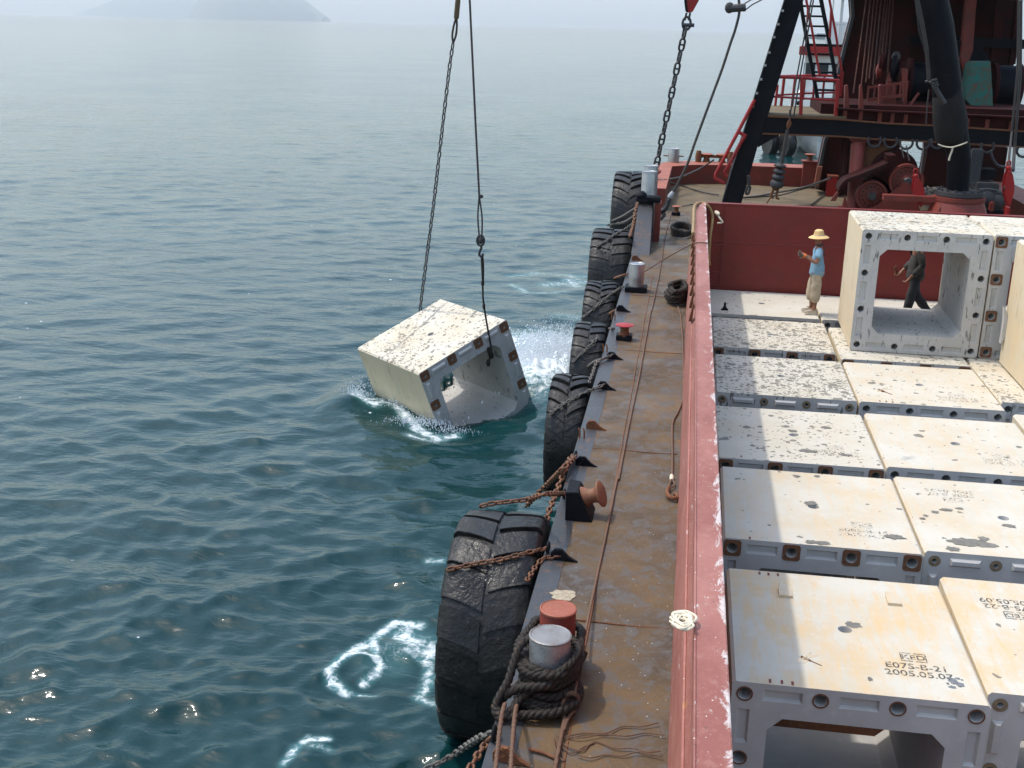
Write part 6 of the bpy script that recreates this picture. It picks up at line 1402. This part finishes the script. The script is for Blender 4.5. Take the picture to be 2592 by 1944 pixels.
def person(loc, label, dark, J):
    t = thing('person', loc, label, 'person'); R = Rig()
    R.p('pelvis', (0, 0, .90), (.135, .115)); R.p('waist', (J.get('lean', 0)*.4, 0, 1.04), (.125, .10), 'pelvis'); R.p('chest', (J.get('lean', 0)*.8, 0, 1.24), (.155, .115), 'waist'); R.p('neckb', (J.get('lean', 0), 0, 1.385), (.07, .06), 'chest')
    hx = J.get('lean', 0)-.02; R.p('neck', (hx, 0, 1.43), .052, 'neckb'); R.p('head1', (hx-.012, 0, 1.49), (.072, .078), 'neck'); R.p('head2', (hx-.012, 0, 1.555), (.078, .092), 'head1'); R.p('head3', (hx, 0, 1.61), (.060, .070), 'head2')
    for s, nm in ((-1, 'n'), (1, 'f')):
        a = J['arm_'+nm]; sh = (J.get('lean', 0)*.9+.01, s*.17, 1.345); R.p('sh'+nm, sh, .062, 'neckb' if False else 'chest'); R.p('el'+nm, a[0], .043, 'sh'+nm); R.p('fo'+nm, tuple((Vector(a[0])*.55+Vector(a[1])*.45)), .040, 'el'+nm); R.p('wr'+nm, a[1], .027, 'fo'+nm)
        hand_chain(R, 'wr'+nm, Vector(a[1])-Vector(a[0]), a[2], 1.05, a[3])
        l = J['leg_'+nm]; hp = (0, s*.085, .86); R.p('hp'+nm, hp, .088, 'pelvis'); R.p('kn'+nm, l[0], .058, 'hp'+nm); ca = tuple(Vector(l[0])*.65+Vector(l[1])*.35+V3((.015, 0, 0))); R.p('ca'+nm, ca, .054, 'kn'+nm); R.p('an'+nm, l[1], .036, 'ca'+nm)
        d = Vector(l[2]); R.p('he'+nm, tuple(Vector(l[1])+V3((.03, 0, -.05))), .034, 'an'+nm); R.p('to'+nm, tuple(Vector(l[1])+d), (.038, .022), 'an'+nm)
    o = add_mesh('body', R.mesh('body'), SKIN, t)
    hc = (hx-.012, 0, 1.555); part_ = face(t, hc); me = part_.mesh('features', SKIN); f = bpy.data.objects.new('face', me); COL.objects.link(f); f.parent = t
    m = MB()
    for sy in (-1, 1): m.ball((hc[0]-.083, sy*.030, hc[2]+.008), (.008, .012, .007), 8)
    f2 = bpy.data.objects.new('eyes', m.mesh('eyes', HAIR)); COL.objects.link(f2); f2.parent = t
    m = MB(); m.ball((hc[0]+.022, 0, hc[2]+.03), (.092, .088, .085), 14); h = bpy.data.objects.new('hair', m.mesh('hair', HAIR)); COL.objects.link(h); h.parent = t
    ln = J.get('lean', 0)
    # top
    S = Rig(); e = .022 if not dark else .034
    S.p('p', (0, 0, .76 if not dark else .74), (.20+e*.3, .165+e*.4)); S.p('pp', (ln*.2, 0, .88), (.195+e*.3, .16+e*.4), 'p'); S.p('w', (ln*.4, 0, 1.02), (.19+e*.3, .155+e*.4), 'pp'); S.p('c', (ln*.8, 0, 1.22), (.195+e*.4, .155+e*.3), 'w'); S.p('n', (ln*.95, 0, 1.37), (.10, .08), 'c')
    for s, nm in ((-1, 'n'), (1, 'f')):
        a = J['arm_'+nm]; sh = Vector((ln*.9+.01, s*.165, 1.335)); S.p('s'+nm, sh, .080+e*.4, 'c')
        if dark: S.p('e'+nm, a[0], .066, 's'+nm); S.p('m'+nm, tuple((Vector(a[0])+Vector(a[1]))/2), .060, 'e'+nm); S.p('w'+nm, tuple(Vector(a[0])*.12+Vector(a[1])*.88), .052, 'm'+nm)
        else: S.p('e'+nm, tuple(sh*.30+Vector(a[0])*.70), .074, 's'+nm)
    tm = S.mesh('shirt')
    for v in tm.vertices:
        nn = noise.noise(v.co*9); v.co += v.normal*nn*.012; v.co.z += .0 if dark else (.012*noise.noise(V3((v.co.x*14, v.co.y*14, 1))) if v.co.z < .78 else 0)
    add_mesh('jacket' if dark else 'shirt', tm, DGREY if dark else SHIRT, t)
    P = Rig(); P.p('p', (0, 0, .90), (.125, .11)); low = 1. if dark else .62
    for s, nm in ((-1, 'n'), (1, 'f')):
        l = J['leg_'+nm]; k = Vector(l[0]); a = Vector(l[1]); bag = (.10, .098, .09, .08) if dark else (.105, .112, .105, .098)
        P.p('h'+nm, (0, s*.085, .80), bag[0], 'p'); P.p('t'+nm, tuple((V3((0, s*.09, .80))+k)/2), bag[1], 'h'+nm); P.p('k'+nm, k, bag[2], 't'+nm); P.p('c'+nm, tuple(k*(1-low)+a*low+V3((0, 0, .03 if dark else 0))), bag[3], 'k'+nm)
    tm = P.mesh('trousers')
    for v in tm.vertices: v.co += v.normal*(.018*noise.noise(V3((v.co.x*11, v.co.y*11, v.co.z*7))))
    add_mesh('trousers', tm, DPANT if dark else KHAKI, t)
    for s, nm in ((-1, 'n'), (1, 'f')):
        l = J['leg_'+nm]; a = Vector(l[1]); d = Vector(l[2]); dd = V3((d.x, d.y, 0)).normalized()
        m = MB(); b0 = a+V3((0, 0, -.058)); V = []
        for q, wd, h in ((-.075, .030, .07), (-.04, .042, .085), (.02, .044, .085), (.07, .046, .058), (.13, .050, .046), (.175, .040, .036), (.195, .018, .022)):
            c = b0+dd*q; n_ = V3((-dd.y, dd.x, 0))
            for z in (0, 1):
                for sg in (-1, 1): V.append(c+n_*sg*wd*(1 if z == 0 else .72)+V3((0, 0, (h if z else -.012)+(d.z+.055)*0)))
        F = [(0, 1, 3, 2), (len(V)-4, len(V)-2, len(V)-1, len(V)-3)]
        for i in range(6): b = i*4; F += [(b, b+4, b+5, b+1), (b+2, b+3, b+7, b+6), (b, b+2, b+6, b+4), (b+1, b+5, b+7, b+3)]
        m.add(V, F); me = m.mesh('shoe', SHOE if not dark else HAIR, .008); so_ = bpy.data.objects.new('shoe', me); COL.objects.link(so_); so_.parent = t
    return t, J, R, hc
# worker in the straw hat
ft = Z(b2(884, 778), ZB)
J1 = {'lean': -.005, 'arm_n': ((-.045, -.225, 1.075), (-.255, -.20, 1.19), (0, 0, 1), 1.1), 'arm_f': ((-.06, .22, 1.08), (-.27, .10, 1.16), (0, 0, 1), 1.1),
      'leg_n': ((.005, -.09, .47), (.01, -.09, .085), (-.13, -.01, -.052)), 'leg_f': ((-.075, .09, .47), (-.03, .10, .085), (-.13, .02, -.052))}
t, J, R, hc = person((ft.x, ft.y, ZB+.012), 'man in a straw hat, light blue shirt and khaki trousers standing on a white block', False, J1)
m = MB(); o_ = V3((hc[0]+.008, 0, hc[2]+.045)); m.lathe([(.205, -.045), (.20, -.038), (.15, -.012), (.105, 0), (.100, .045), (.085, .095), (.05, .118), (.001, .124)], o_, (-.05, 0, 1), 36)
V = m.v
h = bpy.data.objects.new('straw_hat', m.mesh('hat', STRAW)); COL.objects.link(h); h.parent = t
m = MB(); m.lathe([(.107, .003), (.107, .022), (.1, .024)], o_, (-.05, 0, 1), 36); h2 = bpy.data.objects.new('hat_band', m.mesh('band', CLOTH)); COL.objects.link(h2); h2.parent = h
# gloves with orange cuff over both hands
for nm, y in (('n', -1), ('f', 1)):
    G = Rig(); a = J1['arm_'+nm]; w_ = Vector(a[1]); d = (w_-Vector(a[0])).normalized(); G.p('q', tuple(w_-d*.035), .036); G.p('wr'+nm, tuple(w_), .036, 'q'); hand_chain(G, 'wr'+nm, d, a[2], 1.28, a[3])
    g = add_mesh('glove', G.mesh('glove'), GLOVE, t)
    m = MB(); m.lathe([(.040, 0), (.046, .01), (.046, .035), (.040, .045)], w_+d*.015, d, 20); cf = bpy.data.objects.new('glove_cuff', m.mesh('cuff', ORANGE)); COL.objects.link(cf); cf.parent = g
m = MB(); m.tube(smooth_path([V3((.10, -.19, 1.395)), V3((.07, -.215, 1.30)), V3((.11, -.19, 1.22))]), .010, 6)
m.tube(smooth_path([V3((-.07, -.02, 1.41)), V3((-.03, -.09, 1.415)), V3((.05, -.07, 1.42)), V3((.06, .06, 1.42)), V3((-.05, .07, 1.41))]), .012, 6); c_ = bpy.data.objects.new('dark_collar', m.mesh('collar', DPANT)); COL.objects.link(c_); c_.parent = t
# worker in dark clothes behind the open block
ft = Z(b2(1500, 830), ZB)
J2 = {'lean': -.03, 'arm_n': ((.06, -.25, 1.07), (-.12, -.22, .86), (0, 1, 0), .9), 'arm_f': ((-.02, .24, 1.08), (-.22, .12, .90), (0, 1, 0), .9),
      'leg_n': ((-.06, -.085, .47), (-.11, -.09, .085), (-.13, 0, -.052)), 'leg_f': ((.06, .09, .47), (.33, .09, .13), (-.12, 0, -.06))}
t2, J, R, hc = person((ft.x-.02, min(ft.y, 24.2), ZB+.012), 'man in a dark jacket and trousers walking past, seen through the open block', True, J2)
t2.scale = (1.1, 1.1, 1.1)
m = MB(); m.tube([V3((-.30, .10, .86)), V3((-.36, .08, .95)), V3((-.34, .08, 1.0))], .018, 6); m.ball((-.33, .1, .84), (.03, .03, .05), 8); tl = bpy.data.objects.new('held_tool', m.mesh('tool', RUST)); COL.objects.link(tl); tl.parent = t2
